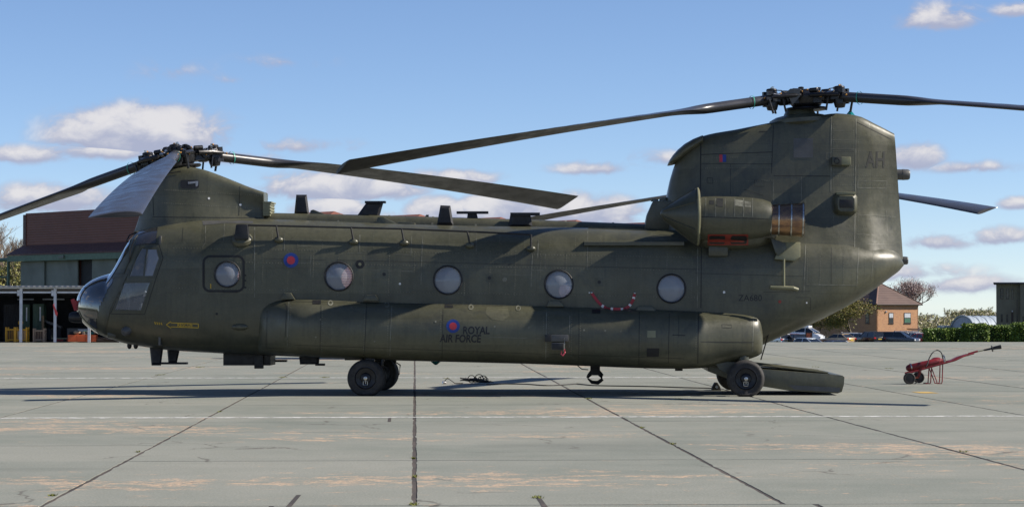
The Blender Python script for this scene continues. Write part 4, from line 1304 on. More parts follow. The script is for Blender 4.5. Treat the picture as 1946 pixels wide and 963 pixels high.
MB().tube([h + Vector((.12, -.14, .06)), h + Vector((.125, -.15, -.05)), h + Vector((.12, -.14, -.14)), h + Vector((.10, -.13, -.17))], .008, 6).build('safety_pin', M['steel'], fl)
MB().tube([h + Vector((.12, -.14, -.14)), h + Vector((.13, -.14, -.20)), h + Vector((.09, -.14, -.25)), h + Vector((.06, -.13, -.22)), h + Vector((.07, -.13, -.18))], .016, 6).build('safety_ribbon', M['pink'], fl)
decal('access_panel', [[(1230, 628), (1246, 628), (1246, 641), (1230, 641)]], M['light_olive'], .005, 4, only=(1,))
decal('access_panel', [[(1230, 641), (1254, 641), (1254, 661), (1230, 661)]], M['paint'], .007, 4, only=(1,))
decal('access_panel', [[(1229, 661), (1253, 661), (1252, 677), (1229, 677)]], M['black'], .006, 4, only=(1,))
# cargo hook under the belly
q = L(1131, 693, -.1)
hk = MB().cbox(q + Vector((0, 0, -.08)), (.18, .16, .22))
hk.tube([q + Vector((.03, 0, -.10)), q + Vector((.12, 0, -.20)), q + Vector((.13, 0, -.27)), q + Vector((.05, 0, -.33)), q + Vector((-.06, 0, -.32)), q + Vector((-.14, 0, -.25))], [.05, .045, .035, .04, .035, .012], 10)
hk.tube([q + Vector((-.03, 0, -.10)), q + Vector((-.12, 0, -.2)), q + Vector((-.15, 0, -.24))], [.05, .035, .02], 8)
hk.tube([q + Vector((0, 0, .1)), q + Vector((0, 0, 0))], .03, 8)
hk.build('cargo_hook', M['black'], heli, angle=40)
MB().tube([L(1095, 692, -.1), L(1106, 701, -.1), L(1118, 702, -.1)], .010, 6).build('hook_cable', M['black'], heli)
MB().cbox(L(1290, 701, -.6), (.14, .1, .06)).build('belly_drain', M['black'], heli, bevel=.01)

# ---- markings
def roundel(u, v, r, only):
    o = decal('roundel', [circ(u, v, r)], M['roundel_blue'], .004, 4, only=only)
    o['label'] = 'blue and red roundel'
    decal('roundel_centre', [circ(u, v, r * .55)], M['roundel_red'], .006, 4, parent=o, only=only)
roundel(553, 494.5, 14.2, (0,))
roundel(861, 619.5, 12.8, (1,))
decal('fin_flash', [[(1367, 294), (1373, 294), (1373, 308), (1367, 308)]], M['roundel_red'], .005, 5, only=(3,))
decal('fin_flash', [[(1373, 294), (1380, 294), (1380, 308), (1373, 308)]], M['roundel_blue'], .005, 5, only=(3,))
text_decal('lettering', 'ROYAL', 879, 634, 14.0, M['ink'], .06, 0.80, only=(1,), bold=.028, angle=R(.3))
text_decal('lettering', 'AIR FORCE', 836, 649.3, 14.0, M['ink'], .10, 0.79, only=(1,), bold=.028, angle=R(.5))
text_decal('lettering', 'ZA680', 1403, 571.5, 11.5, M['ink'], 0, .98, only=(0,), bold=.004)
text_decal('lettering', 'AH', 1645, 318, 30, M['ink_faint'], .04, .62, only=(3,), bold=.015)
text_decal('lettering', 'RESCUE', 337, 620.2, 6.2, M['yellow'], 0, .95, only=(0,), bold=.01)
arrow = [(316, 616.5), (325, 610.5), (325, 613), (377, 615), (377, 622.5), (325, 620.5), (325, 623)]
ribbon('rescue_arrow', arrow + [arrow[0]], .014, M['yellow'], .004, step=3, only=(0,))
for k in range(4): ribbon('hatch_mark', [(294 + 4 * k, 611 + k * .5), (296 + 4 * k, 616 + k * .3)], .018, M['yellow'], .004, step=2, only=(0,))
ribbon('hatch_mark', [(400.5, 539), (400.5, 548)], .018, M['yellow'], .006, step=2, only=(0,))
# the square escape hatch round the front window
def rrect(u0, v0, u1, v1, r, n=5):
    out = []
    for cx2, cy2, a0 in ((u1 - r, v0 + r, -90), (u1 - r, v1 - r, 0), (u0 + r, v1 - r, 90), (u0 + r, v0 + r, 180)):
        for k in range(n + 1):
            a = R(a0 + 90 * k / n); out.append((cx2 + r * math.cos(a), cy2 + r * math.sin(a)))
    return out
hr = rrect(387, 487, 463, 553, 12)
ribbon('hatch_seal', hr + [hr[0]], .042, M['seal'], .008, step=3, only=(0,))
for v in (523, 533, 546): decal('hatch_catch', [[(463, v - 1.5), (468, v - 1.5), (468, v + 1.5), (463, v + 1.5)]], M['seal'], .01, 3, only=(0,))
decal('hatch_catch', [[(424, 552), (452, 552), (452, 556), (424, 556)]], M['seal'], .01, 4, only=(0,))
# portholes, drains and blanking plates on the cabin side
o = decal('porthole', [circ(684, 502, 8.5)], M['seal'], .006, 4, only=(0,)); decal('porthole_glass', [circ(684, 502, 3)], M['light_olive'], .009, 3, parent=o, only=(0,))
for (u, v, s_) in ((730, 521, 8), (930, 528, 7), (1139, 536, 8)):
    o = decal('blanking_plate', [[(u - s_, v - s_), (u + s_, v - s_), (u + s_, v + s_), (u - s_, v + s_)]], M['paint_dark'], .005, 4, only=(0,))
    decal('drain_hole', [circ(u, v, 3.4, 14)], M['black'], .008, 3, parent=o, only=(0,))
for (u, v, r, mt) in ((959, 531, 4.5, 'seam'), (760, 539, 2.2, 'white'), (1376, 555, 2.4, 'white'), (1482, 573, 3.0, 'vent_red'), (1533, 575, 1.6, 'white'), (412, 596, 2.4, 'seal'), (1120, 556, 1.4, 'white')):
    decal('fitting', [circ(u, v, r, 14)], M[mt], .006, 3, only=(0,))
decal('repaint_patch', [[(1508, 263), (1545, 263), (1545, 300), (1508, 300)]], M['grey_plate'], .004, 6, only=(3,))
decal('repaint_patch', [[(925, 583), (965, 583), (968, 600), (955, 609), (935, 607), (922, 595)]], paint_material('faded_paint', (0.085, 0.083, 0.050), (0.10, 0.098, 0.062), .5), .003, 5, only=(1,))
# skin seams and doublers
SE = [  # (points, width, material, surface)
    ([(484, 432), (484, 565)], .016, 'seam', 0), ([(391, 424), (390, 462), (384, 470)], .010, 'seam', 0), ([(427, 419), (425, 458)], .008, 'seam', 0), ([(541, 442), (540, 474)], .013, 'seam', 0),
    ([(591, 476), (590, 530)], .010, 'seam', 0), ([(567, 468), (592, 468)], .008, 'seam', 0), ([(566, 500), (590, 500)], .008, 'seam', 0), ([(684, 446), (683, 480)], .013, 'seam', 0), ([(660, 481), (690, 481)], .008, 'seam', 0),
    ([(782, 449), (781, 484)], .012, 'seam', 0), ([(803, 449), (800, 540)], .011, 'seam', 0), ([(752, 483), (782, 484)], .008, 'seam', 0), ([(697, 513), (800, 516)], .007, 'seam', 0), ([(905, 440), (905, 478)], .012, 'seam', 0),
    ([(1023, 456), (1022, 490)], .011, 'seam', 0), ([(1012, 482), (1009, 552)], .013, 'seam', 0), ([(1036, 482), (1036, 515)], .008, 'seam', 0), ([(1010, 513), (1040, 514)], .008, 'seam', 0), ([(1117, 438), (1116, 512)], .008, 'seam', 0),
    ([(954, 521), (1008, 523)], .006, 'seam', 0), ([(497, 491), (620, 494)], .006, 'seam_dark', 0), ([(640, 494), (1000, 503), (1330, 512)], .007, 'seam_dark', 0), ([(1333, 470), (1332, 585)], .016, 'seam_dark', 0), ([(1326, 470), (1325, 585)], .010, 'seam', 0),
    ([(1320, 519), (1530, 525)], .007, 'seam_dark', 0), ([(1531, 465), (1528, 555)], .012, 'seam', 0), ([(1632, 470), (1628, 545)], .012, 'seam', 0), ([(1528, 540), (1628, 542)], .009, 'seam', 0), ([(1580, 470), (1580, 540)], .006, 'seam_dark', 0), ([(1660, 478), (1656, 530)], .007, 'seam', 0),
    ([(1450, 555), (1540, 553)], .007, 'seam_dark', 0), ([(1513, 565), (1540, 565), (1540, 590)], .007, 'seam_dark', 0), ([(348, 432), (346, 460)], .006, 'seam_dark', 0),
    ([(697, 576), (693, 662), (690, 680)], .010, 'seam_dark', 1), ([(745, 576), (742, 640)], .010, 'seam', 1), ([(742, 640), (741, 676)], .014, 'seam', 1), ([(549, 574), (546, 660)], .014, 'seam', 1), ([(541, 576), (545, 582), (542, 640)], .010, 'seam_dark', 1),
    ([(1039, 582), (1037, 686)], .016, 'seam', 1), ([(1083, 600), (1082, 660)], .013, 'seam', 1), ([(1215, 592), (1214, 692)], .010, 'seam_dark', 1), ([(1272, 596), (1270, 690)], .010, 'seam_dark', 1), ([(1290, 600), (1290, 640)], .008, 'seam_dark', 1), ([(1278, 636), (1302, 637)], .016, 'seam_dark', 1),
    ([(610, 580), (608, 672)], .007, 'seam_dark', 1), ([(842, 588), (840, 684)], .008, 'seam_dark', 1), ([(930, 640), (1030, 643)], .006, 'seam', 1), ([(1100, 592), (1100, 690)], .007, 'seam_dark', 1), ([(560, 655), (1030, 672)], .006, 'seam_dark', 1), ([(1045, 672), (1300, 681)], .006, 'seam_dark', 1), ([(508, 590), (506, 660), (540, 662)], .008, 'seam_dark', 1),
    ([(1328, 592), (1326, 690)], .014, 'seam_dark', 1), ([(1332, 649), (1432, 650)], .012, 'seam_dark', 1), ([(1432, 596), (1430, 668)], .014, 'seam', 1), ([(1372, 616), (1390, 617), (1390, 623), (1372, 622), (1372, 616)], .008, 'seam_dark', 1), ([(520, 572), (1030, 583)], .010, 'seam_dark', 1),
    ([(1332, 262), (1331, 365)], .022, 'seam_dark', 3), ([(1470, 238), (1466, 330)], .012, 'seam_dark', 3), ([(1470, 334), (1578, 335)], .014, 'seam_dark', 3), ([(1580, 222), (1579, 365)], .016, 'seam', 3), ([(1627, 226), (1624, 470)], .014, 'seam', 3), ([(1333, 294), (1468, 289)], .014, 'seam_dark', 3),
    ([(1333, 311), (1468, 312)], .009, 'seam_dark', 3), ([(1388, 312), (1388, 370)], .008, 'seam_dark', 3), ([(1470, 336), (1470, 385)], .008, 'seam', 3), ([(1523, 336), (1523, 382)], .008, 'seam', 3), ([(1581, 283), (1626, 284)], .009, 'seam', 3), ([(1581, 266), (1626, 267)], .005, 'seam', 3),
    ([(1582, 249), (1626, 248)], .005, 'seam', 3), ([(1582, 331), (1625, 332)], .006, 'seam', 3), ([(1628, 232), (1694, 265)], .012, 'seam_dark', 3), ([(1630, 344), (1685, 344), (1685, 358), (1630, 357), (1630, 344)], .009, 'seam', 3), ([(1434, 343), (1452, 343), (1452, 355), (1434, 354), (1434, 343)], .007, 'seam_dark', 3),
    ([(1344, 338), (1354, 338), (1354, 349), (1344, 348), (1344, 338)], .009, 'seam_dark', 3), ([(1630, 408), (1702, 412)], .007, 'seam', 3), ([(1628, 445), (1702, 448)], .006, 'seam', 3), ([(1684, 400), (1686, 440)], .007, 'seam', 3), ([(1414, 360), (1451, 372)], .008, 'seam_dark', 3),
    ([(1443, 250), (1458, 250)], .018, 'seam_dark', 3), ([(1571, 290), (1578, 290), (1578, 302), (1571, 302), (1571, 290)], .007, 'seam', 3), ([(290, 412), (505, 414)], .012, 'seam_dark', 2), ([(456, 350), (454, 410)], .009, 'seam_dark', 2), ([(290, 360), (292, 410)], .012, 'seam_dark', 2),
]
for pts, w_, mt, sf in SE: ribbon('panel_seam', pts, w_, M[mt], .0035, only=(sf,))
# rows of rivets along the main frames, too small to pick apart singly
rv = MB()
def rivets(a, b, sf, sp=4.2):
    n = int(math.hypot(b[0] - a[0], b[1] - a[1]) / sp)
    for i in range(n + 1):
        h = hit(a[0] + (b[0] - a[0]) * i / n, a[1] + (b[1] - a[1]) * i / n, (sf,))
        if h: rv.lathe([(0, .0075), (.004, .005)], h[0], h[1], 5)
for u in range(500, 1330, 48):
    rivets((u, 478), (u - 2, 560), 0)
    rivets((u + 18, 440), (u + 17, 470), 0)
for v in (480, 505, 556): rivets((330, v - 9), (1325, v + 9), 0, 5.5)
for u in (1535, 1560, 1604, 1645): rivets((u, 470), (u - 2, 540), 0)
for u in (548, 552, 613, 693, 738, 838, 1034, 1043, 1087, 1104, 1218, 1324): rivets((u, 580), (u - 2, 676), 1)
for u in (1584, 1622, 1631): rivets((u, 232), (u, 440), 3)
for v in (270, 288, 315, 335, 352, 412, 430, 450): rivets((1584, v), (1696, v), 3)
for v in (300, 320, 345): rivets((1336, v), (1466, v - 2), 3)
for v in (385, 360): rivets((300, v), (500, v + 12), 2)
o = rv.build('rivets', M['seam'], heli, fix=False, smooth=False); o['kind'] = 'stuff'
# pylon window at the front gearbox
decal('pylon_opening', [rrect(343, 342, 378, 358, 4)], M['black'], .005, 3, only=(2,))
decal('opening_glint', [[(357, 346), (377, 344), (376, 353), (372, 355), (372, 348), (358, 350)]], M['glass'], .008, 3, only=(2,))
ribbon('grab_rail', [(313, 331), (344, 327)], .02, M['black'], .02, only=(2,))
for (u, v) in ((397, 377), (457, 389)): decal('fitting', [circ(u, v, 2.2, 12)], M['white'], .006, 3, only=(2,))
decal('roof_panel', [[(384, 420), (440, 418.5), (482, 420.5), (480, 425), (430, 424), (386, 428)]], M['grey_plate'], .004, 5, only=(0,))

# ---- second helicopter parked beyond, almost wholly hidden behind the first
def clone_part(o, parent):
    c = o.copy(); scene.collection.objects.link(c); c.parent = parent
    for ch in o.children: clone_part(ch, c)
    return c
h2loc = HM @ Vector((0, 0, 0))
heli2 = empty('helicopter', (0, 0, 0), -R(1.5))
HX = 11.3 - (hub_a.x)
heli2.location = (HX, 72.2, 0)
tag(heli2, 'second helicopter parked beyond, only thin rotor blades showing behind the tall pylon', 'helicopter', 'parked helicopters')
WANT = {'fuselage', 'sponson', 'front_pylon', 'rear_pylon', 'drive_shaft_tunnel', 'engine_nacelle', 'wheel', 'landing_gear_strut', 'nose_glazing', 'windscreen', 'window', 'cockpit_window'}
for o in list(heli.children):
    if o.name.split('.')[0] in WANT: clone_part(o, heli2)
rotor(heli2, hub_a, R(-1), R(181), 'b')

# ---- loose things by the helicopter
def streamer():
    root = empty('warning_streamer', HM @ L(1165, 585, -1.45))
    pts = [(1124, 556), (1131, 566), (1139, 576), (1150, 584), (1163, 588.5), (1177, 589), (1190, 585), (1199, 577), (1204, 567), (1206, 557)]
    pts3 = []
    for i, (u, v) in enumerate(pts):
        h = hit(u, v); pts3.append(HM @ (h[0] + h[1] * .02))
    f = [pchip(range(len(pts3)), [p[k] for p in pts3]) for k in range(3)]
    N = 26
    for i in range(N):
        a = Vector([f[k](i * (len(pts3) - 1) / N) for k in range(3)]); b = Vector([f[k]((i + 1) * (len(pts3) - 1) / N) for k in range(3)])
        w = Vector((0, -.006, .028)) if True else 0
        t_ = (b - a).normalized(); w = Vector((-t_.z, 0, t_.x)) * .026
        mb = MB().add([a - w, b - w, b + w, a + w], [(0, 1, 2, 3)])
        mb.v = [tuple(Vector(p) - root.location) for p in mb.v]
        mb.build('streamer_band', M['tape_red'] if i % 4 != 3 or i < 5 else M['tape_white'], root, fix=False)
    for p in (pts3[0], pts3[-1]): MB().ball(p - root.location, .022, 8).build('streamer_clip', M['steel'], root)
    tag(root, 'red and white warning streamer looped between two round cabin windows', 'streamer')
streamer()

def chock(u, v, w, lab):
    d = ray(u, v); t = -EYE / d.z
    q = Vector((d.x * t, d.y * t, 0))
    mb = MB().prism([(-.09, -.15, 0), (.09, -.15, 0), (.07, -.15, .07), (.02, -.15, .15), (-.03, -.15, .15), (-.08, -.15, .06)], (0, .30, 0))
    root = empty('wheel_chock', q, -ALPHA)
    mb.build('wedge', M['rubber'], root, bevel=.008)
    MB().lathe([(0, .03), (.01, .03)], (0, -.155, .07), (0, -1, 0), 12).build('chock_eyelet', M['steel'], root)
    tag(root, lab, 'chock')
chock(1361, 741, .2, 'small black rubber chock in front of the rear wheels')

def cable():
    root = empty('cable_coil', P(905, 729, 48.5) * 1.0)
    d = ray(905, 729); t = -EYE / d.z; root.location = (d.x * t, d.y * t, 0)
    Y = root.location.y; sc = FPX / Y
    q = random.Random(4)
    def w2(u, v): p = P(u, v, Y); return Vector((p.x - root.location.x, 0, p.z))
    coil = MB()
    pts = []
    for k in range(150):
        a = k * 0.42
        rx, ry = .22 + .08 * math.sin(k * .31) + q.uniform(-.03, .03), .20
        cx2 = .06 * math.sin(k * .13)
        pts.append((cx2 + rx * math.cos(a), .1 * math.sin(k * .07) + ry * math.sin(a), .02 + .05 * abs(math.sin(k * .21)) + .06 * q.random() * abs(math.cos(k * .05))))
    coil.tube(pts, .010, 6)
    for k, (cx2, r) in enumerate([(-.10, .075), (.06, .085), (.15, .07), (.10, .06), (-.02, .05), (.2, .05)]):
        lp = [(cx2 + r * math.cos(a), -.05 + .03 * k + .02 * math.sin(2 * a), .05 + r * 1.0 + r * math.sin(a) - .02) for a in np.linspace(-1.5, 5.2, 22)]
        coil.tube(lp, .009, 6)
    coil.build('cable_loops', M['rubber'], root)
    lead = [w2(880, 729), w2(868, 729), w2(858, 723), w2(851, 719), w2(846, 722), w2(844, 727)]
    f = [pchip(range(6), [p[k] for p in lead]) for k in range(3)]
    MB().tube([(f[0](x), 0, max(.012, f[2](x))) for x in np.linspace(0, 5, 24)], .009, 6).build('cable_lead', M['rubber'], root)
    c = w2(844, 727)
    MB().lathe([(-.04, .02), (-.03, .04), (.03, .04), (.04, .025)], c, (1, .3, -.3), 14).build('cable_plug', M['steel'], root)
    run = []
    for (u, v) in [(925, 731), (960, 730), (1000, 730.5), (1040, 733), (1080, 731), (1096, 730), (1130, 733), (1180, 734), (1240, 735), (1300, 737), (1345, 738), (1368, 739)]:
        d = ray(u, v); t = -EYE / d.z
        run.append((d.x * t - root.location.x, d.y * t - root.location.y, .012))
    f = [pchip(range(len(run)), [p[k] for p in run]) for k in range(3)]
    MB().tube([(f[0](x), f[1](x), .012) for x in np.linspace(0, len(run) - 1, 90)], .012, 6).build('cable_run', M['rubber'], root)
    tag(root, 'tangled black cable lying in loops on the apron under the helicopter', 'cable')
cable()

def fire_cart():
    Y = 48.0; sc = FPX / Y
    base = P(1738, 730, Y); base.z = 0
    root = empty('fire_extinguisher_cart', base)
    red = material('extinguisher_red', (0.24, 0.016, 0.022), 0.42, col2=(0.13, 0.012, 0.016), nscale=9)
    def q(u, v, y=0.0): p = P(u, v, Y); return Vector((p.x - base.x, y, max(p.z, .012)))
    cyl = MB()
    a, b = q(1722, 700), q(1788, 685)
    ax = (b - a).normalized(); ln = (b - a).length
    cyl.lathe([(0, .03), (.02, .055), (.06, .072), (ln - .10, .072), (ln - .04, .06), (ln, .04), (ln + .05, .03)], a, ax, 24)
    cyl.build('extinguisher_cylinder', red, root)
    cyl2 = MB(); c_ = q(1782, 684, .1)
    MB().ball(c_, .075, 14, (1.6, .8, .8)).build('extinguisher_dome', red, root)
    for y, u, v in ((-.16, 1725, 718), (.22, 1750, 717)):
        w = MB().lathe([(-.035, .07), (-.04, .105), (-.025, .122), (.025, .122), (.04, .105), (.035, .07)], q(u, v, y), (0, 1, 0), 28).build('wheel', M['rubber'], root)
        MB().lathe([(-.04, .02), (-.038, .07), (.038, .07), (.04, .02)], q(u, v, y), (0, 1, 0), 18).build('rim', M['black'], w)
    MB().tube([q(1725, 718, -.16), q(1750, 717, .22)], .018, 8).build('axle', M['orange'], root)
    fr = MB()
    for s_ in (-.13, .13):
        fr.tube([q(1722, 709, s_), q(1790, 690, s_), q(1812, 684, s_), q(1830, 676, s_ * .6), q(1850, 671, s_ * .25)], .018, 8)
    for u, v in ((1735, 706), (1760, 699), (1790, 690), (1812, 684)): fr.tube([q(u, v, -.13), q(u, v, .13)], .014, 6)
    fr.tube([q(1748, 702, -.1), q(1746, 716, .02)], .02, 8); fr.tube([q(1748, 702, .1), q(1746, 716, .02)], .02, 8)
    fr.prism([q(1800, 687, -.10), q(1818, 677.5, -.10), q(1838, 672, -.05), q(1822, 680, -.10)], (0, .16, 0))
    fr.tube([q(1840, 672), q(1858, 667)], .02, 8)
    fr.build('cart_frame', red, root, angle=40)
    lg = MB()
    for s_ in (-.12, .12):
        lg.tube([q(1768, 697, s_), q(1766, 727, s_), q(1764, 729.5, s_), q(1757, 728, s_)], .012, 6)
        lg.tube([q(1768, 699, s_), q(1777, 722, s_), q(1779, 728, s_), q(1787, 729, s_), q(1788, 724, s_), q(1789, 692, s_)], .012, 6)
    lg.build('cart_stand', red, root)
    MB().tube([q(1856, 668), q(1872, 664.5)], .012, 8).build('lance', M['light_olive'], root)
    MB().tube([q(1870, 665), q(1884, 662), q(1886, 661.5), q(1902, 658.5)], [.018, .022, .030, .045], 14).build('discharge_horn', M['black'], root)
    MB().lathe([(0, .07), (.008, .07)], q(1885, 662), (1, 0, .2), 24).build('hand_guard', M['grey_plate'], root)
    hs = [q(1724, 715, -.2), q(1728, 704, -.2), q(1756, 696, -.17), q(1764, 680, -.1), q(1772, 669, -.05), q(1781, 665, 0), q(1789, 670, 0), q(1792, 682, 0)]
    f = [pchip(range(len(hs)), [p[k] for p in hs]) for k in range(3)]
    MB().tube([(f[0](x), f[1](x), f[2](x)) for x in np.linspace(2, len(hs) - 1, 30)], .012, 8).build('hose', M['black'], root)
    MB().tube([q(1728, 728, -.1), q(1737, 729, 0), q(1745, 727, .1)], .010, 6).build('hose', M['black'], root)
    st = MB()
    for u, v in ((1731, 697), (1794, 681)): st.lathe([(-.012, .078), (.012, .078)], q(u, v), ax, 20, False)
    st.build('clamp_band', M['steel'], root)
    tag(root, 'red two-wheeled fire extinguisher cart with a long lance parked behind the tail', 'extinguisher cart')
fire_cart()

# ================================================================== surroundings
M['maroon'] = None
def corrugated(name, c1, c2, pitch, axis='Z', rough=.6):
    m = bpy.data.materials.new(name); m.use_nodes = True
    t = NT(m.node_tree); b = m.node_tree.nodes['Principled BSDF']
    co = t.n('ShaderNodeTexCoord').outputs['Object']
    sp = t.n('ShaderNodeSeparateXYZ'); t.link(co, sp.inputs[0])
    w = t.math('SINE', t.math('MULTIPLY', sp.outputs[{'X': 0, 'Y': 1, 'Z': 2}[axis]], 2 * math.pi / pitch))
    f = t.ramp(t.noise(co, .6, 5, .6), .3, .7)
    t.link(t.mix(f, c1, c2), b.inputs['Base Color'])
    bn = t.n('ShaderNodeBump'); bn.inputs['Strength'].default_value = .35; bn.inputs['Distance'].default_value = .03
    t.link(w, bn.inputs['Height']); t.link(bn.outputs[0], b.inputs['Normal'])
    b.inputs['Roughness'].default_value = rough
    return m
M['maroon'] = corrugated('maroon_cladding', (0.21, 0.075, 0.050), (0.175, 0.062, 0.043), .16)
M['maroon_roof'] = material('maroon_roof', (0.11, 0.045, 0.035), .6)
M['red_tile'] = material('red_roof_tile', (0.22, 0.075, 0.045), .75, col2=(0.17, .06, .04), nscale=1.5)
M['hangar_green'] = material('hangar_green', (0.12, 0.19, 0.13), .6)
M['door_grey'] = material('hangar_door_grey', (0.18, 0.195, 0.165), .6, nscale=.5)
M['steel_white'] = material('galvanised_white', (0.62, 0.64, 0.68), .45)
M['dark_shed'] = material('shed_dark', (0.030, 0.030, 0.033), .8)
M['shed_roof'] = corrugated('shed_roof_sheet', (0.30, 0.31, 0.34), (0.24, .25, .27), .25, 'X')
M['cabinet'] = material('cabinet_green', (0.045, 0.085, 0.055), .6)
M['cage_yellow'] = material('cage_yellow', (0.72, 0.36, 0.015), .5)
M['cage_tan'] = material('cage_tan', (0.40, 0.28, 0.19), .7)
M['cage_brown'] = material('cage_brown', (0.13, 0.075, 0.055), .8)
M['tarp_teal'] = material('tarp_teal', (0.02, .16, .12), .7)
M['wood'] = material('weathered_wood', (0.25, 0.17, 0.10), .8)

# ---- multi-bay hangar
C0 = Vector((-12.3, 140.0, 0)); lw = Vector((-.643, .766, 0)); rw = Vector((.766, .643, 0))
hang = empty('hangar', C0)
def HP(t, s_, z, out=0.0): return lw * t + rw * s_ + Vector((0, 0, z)) - rw * 0 + Vector((0, 0, 0)) + (-(rw)) * out
LT = 21.3; RL = 44.0
def hquad(name, pts, mat, thick=None, parent=None):
    mb = MB()
    if thick is None: mb.add(pts, [tuple(range(len(pts)))])
    else: mb.prism(pts, thick)
    return mb.build(name, mat, parent or hang, smooth=False)
hquad('wall', [HP(0, 0, GZ), HP(LT, 0, GZ), HP(LT, 0, 7.84), HP(0, 0, 7.84)], M['maroon'], rw * .3)
hquad('wall', [HP(0, .31, GZ), HP(0, RL, GZ), HP(0, RL, 6.3), HP(0, .31, 6.3)], M['maroon'], lw * .3)
hquad('wall', [HP(LT, .31, GZ), HP(LT, RL, GZ), HP(LT, RL, 6.3), HP(LT, .31, 6.3)], M['maroon'], lw * -.3)
# corner flashing
hquad('flashing', [HP(LT - .1, 0, 5.3, .05), HP(LT + .25, 0, 5.3, .05), HP(LT + .25, 0, 7.75, .05), HP(LT - .1, 0, 7.75, .05)], M['maroon_roof'], rw * .3)
hquad('canopy_roof', [HP(-.2, 0, 5.62, .01), HP(LT + .3, 0, 5.62, .01), HP(LT + .9, 0, 5.02, .9), HP(-.2, 0, 5.02, .9)], M['maroon_roof'], Vector((0, 0, .08)))
hquad('door_rail_beam', [HP(-.2, 0, 4.62, .85), HP(LT + .9, 0, 4.62, .85), HP(LT + .9, 0, 5.01, .85), HP(-.2, 0, 5.01, .85)], M['hangar_green'], rw * .25)
hquad('beam_bracket', [HP(15.0, 0, 4.75, .95), HP(15.6, 0, 4.75, .95), HP(15.6, 0, 4.86, .95), HP(15.0, 0, 4.95, .95)], M['door_grey'], rw * .09)
for (a, b, o_) in ((18.2, 21.2, .42), (14.3, 18.35, .30), (9.6, 12.4, .42), (5.2, 9.75, .30), (.5, 5.3, .42)):
    d_ = hquad('door_leaf', [HP(a, 0, GZ, o_), HP(b, 0, GZ, o_), HP(b, 0, 4.62, o_), HP(a, 0, 4.62, o_)], M['door_grey'], rw * .1)
    for k in range(1, 4): hquad('door_rib', [HP(a, 0, GZ + 2 * k, o_ + .02), HP(b, 0, GZ + 2 * k, o_ + .02), HP(b, 0, GZ + 2 * k + .06, o_ + .02), HP(a, 0, GZ + 2 * k + .06, o_ + .02)], M['door_grey'], rw * .018, d_)
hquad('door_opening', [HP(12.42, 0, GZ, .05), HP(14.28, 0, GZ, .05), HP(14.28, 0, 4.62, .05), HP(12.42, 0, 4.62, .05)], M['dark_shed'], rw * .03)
for k in range(6):
    s0, s1 = .4 + k * 7.2, .4 + (k + 1) * 7.2 - .05
    sm = (s0 + s1) / 2; zr = 7.72
    hp = MB().add([HP(-.2, s0, 6.31), HP(-.2, s1, 6.31), HP(LT - .5, s1, 6.31), HP(LT - .5, s0, 6.31), HP(2.2, sm, zr), HP(LT - .5, sm, zr)],
                  [(0, 1, 4), (1, 2, 5, 4), (3, 0, 4, 5), (2, 3, 5), (0, 3, 2, 1)])
    hp.build('roof_bay', M['red_tile'], hang, smooth=False)
tag(hang, 'big maroon-clad hangar with green door rail standing behind the nose', 'hangar')
# door-track gantry beyond the hangar corner
gan = empty('door_gantry', C0 + lw * 24)
gm = MB()
def GP(t, z, out=.7): return lw * (t - 24) + Vector((0, 0, z)) - rw * out
MB().tube([GP(21.9, 4.75), GP(31, 4.75)], .14, 4).build('track_beam', M['hangar_green'], gan)
for t0 in (22.3, 25.2):
    for t in (t0, t0 + 1.5): MB().tube([GP(t, GZ), GP(t, 4.7)], .10, 4).build('gantry_leg', M['hangar_green'], gan)
    for z in (-1, 1.5, 3.6): MB().tube([GP(t0, z), GP(t0 + 1.5, z + .0)], .06, 4).build('cross_bar', M['hangar_green'], gan)
    for z0, z1 in ((-1, 1.5), (1.5, 3.6), (3.6, 1.5)): MB().tube([GP(t0, z0), GP(t0 + 1.5, z1)], .05, 4).build('diagonal_brace', M['hangar_green'], gan)
tag(gan, 'green steel lattice gantry standing out beyond the hangar corner', 'gantry')

# ---- open-fronted store at the edge of the apron
YS = 105.5; ss = FPX / YS
def SX(u): return UX(u, YS)
shed = empty('open_store_shed', (SX(60), YS, 0))
def sb(name, x0, x1, y0, y1, z0, z1, mat, bev=0, parent=None):
    lo = shed.location
    return MB().box(x0 - lo.x, x1 - lo.x, y0 - lo.y, y1 - lo.y, z0, z1).build(name, mat, parent or shed, smooth=False, bevel=bev)
lx0, lx1 = SX(-120), SX(262)
for u in (-90, -27, 38, 103, 168, 228):
    sb('post', SX(u) - .06, SX(u) + .06, YS + .25, YS + .37, 0, 2.42, M['steel_white'])
    sb('post_bracket', SX(u) - .17, SX(u) - .065, YS + .26, YS + .36, 2.10, 2.36, M['steel_white'])
sb('eaves_beam', lx0, lx1, YS + .22, YS + .34, 2.43, 2.50, M['steel_white'])
for i, u in enumerate((-90, -27, 38, 103, 168)): sb('fascia_rail', SX(u) + .09, SX(u + 65) - .19, YS + .27, YS + .33, 2.22, 2.30, M['steel_white'])
lo = shed.location
MB().prism([(lx0 - lo.x, 0, 2.50), (lx1 - lo.x, 0, 2.50), (lx1 - lo.x, 0, 2.56), (lx0 - lo.x, 0, 2.56)], (0, 6.5, -.45)).build('roof_sheet', M['shed_roof'], shed, smooth=False)
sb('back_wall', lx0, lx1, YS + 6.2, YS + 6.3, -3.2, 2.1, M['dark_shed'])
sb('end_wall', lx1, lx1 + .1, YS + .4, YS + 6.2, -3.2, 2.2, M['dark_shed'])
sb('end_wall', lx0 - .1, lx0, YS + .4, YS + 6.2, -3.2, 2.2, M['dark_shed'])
sb('floor_slab', lx0 - 1, lx1 + 1, YS - .19, YS + 6.4, -3.2, -.006, material('store_floor', (0.26, .22, .17), .9))
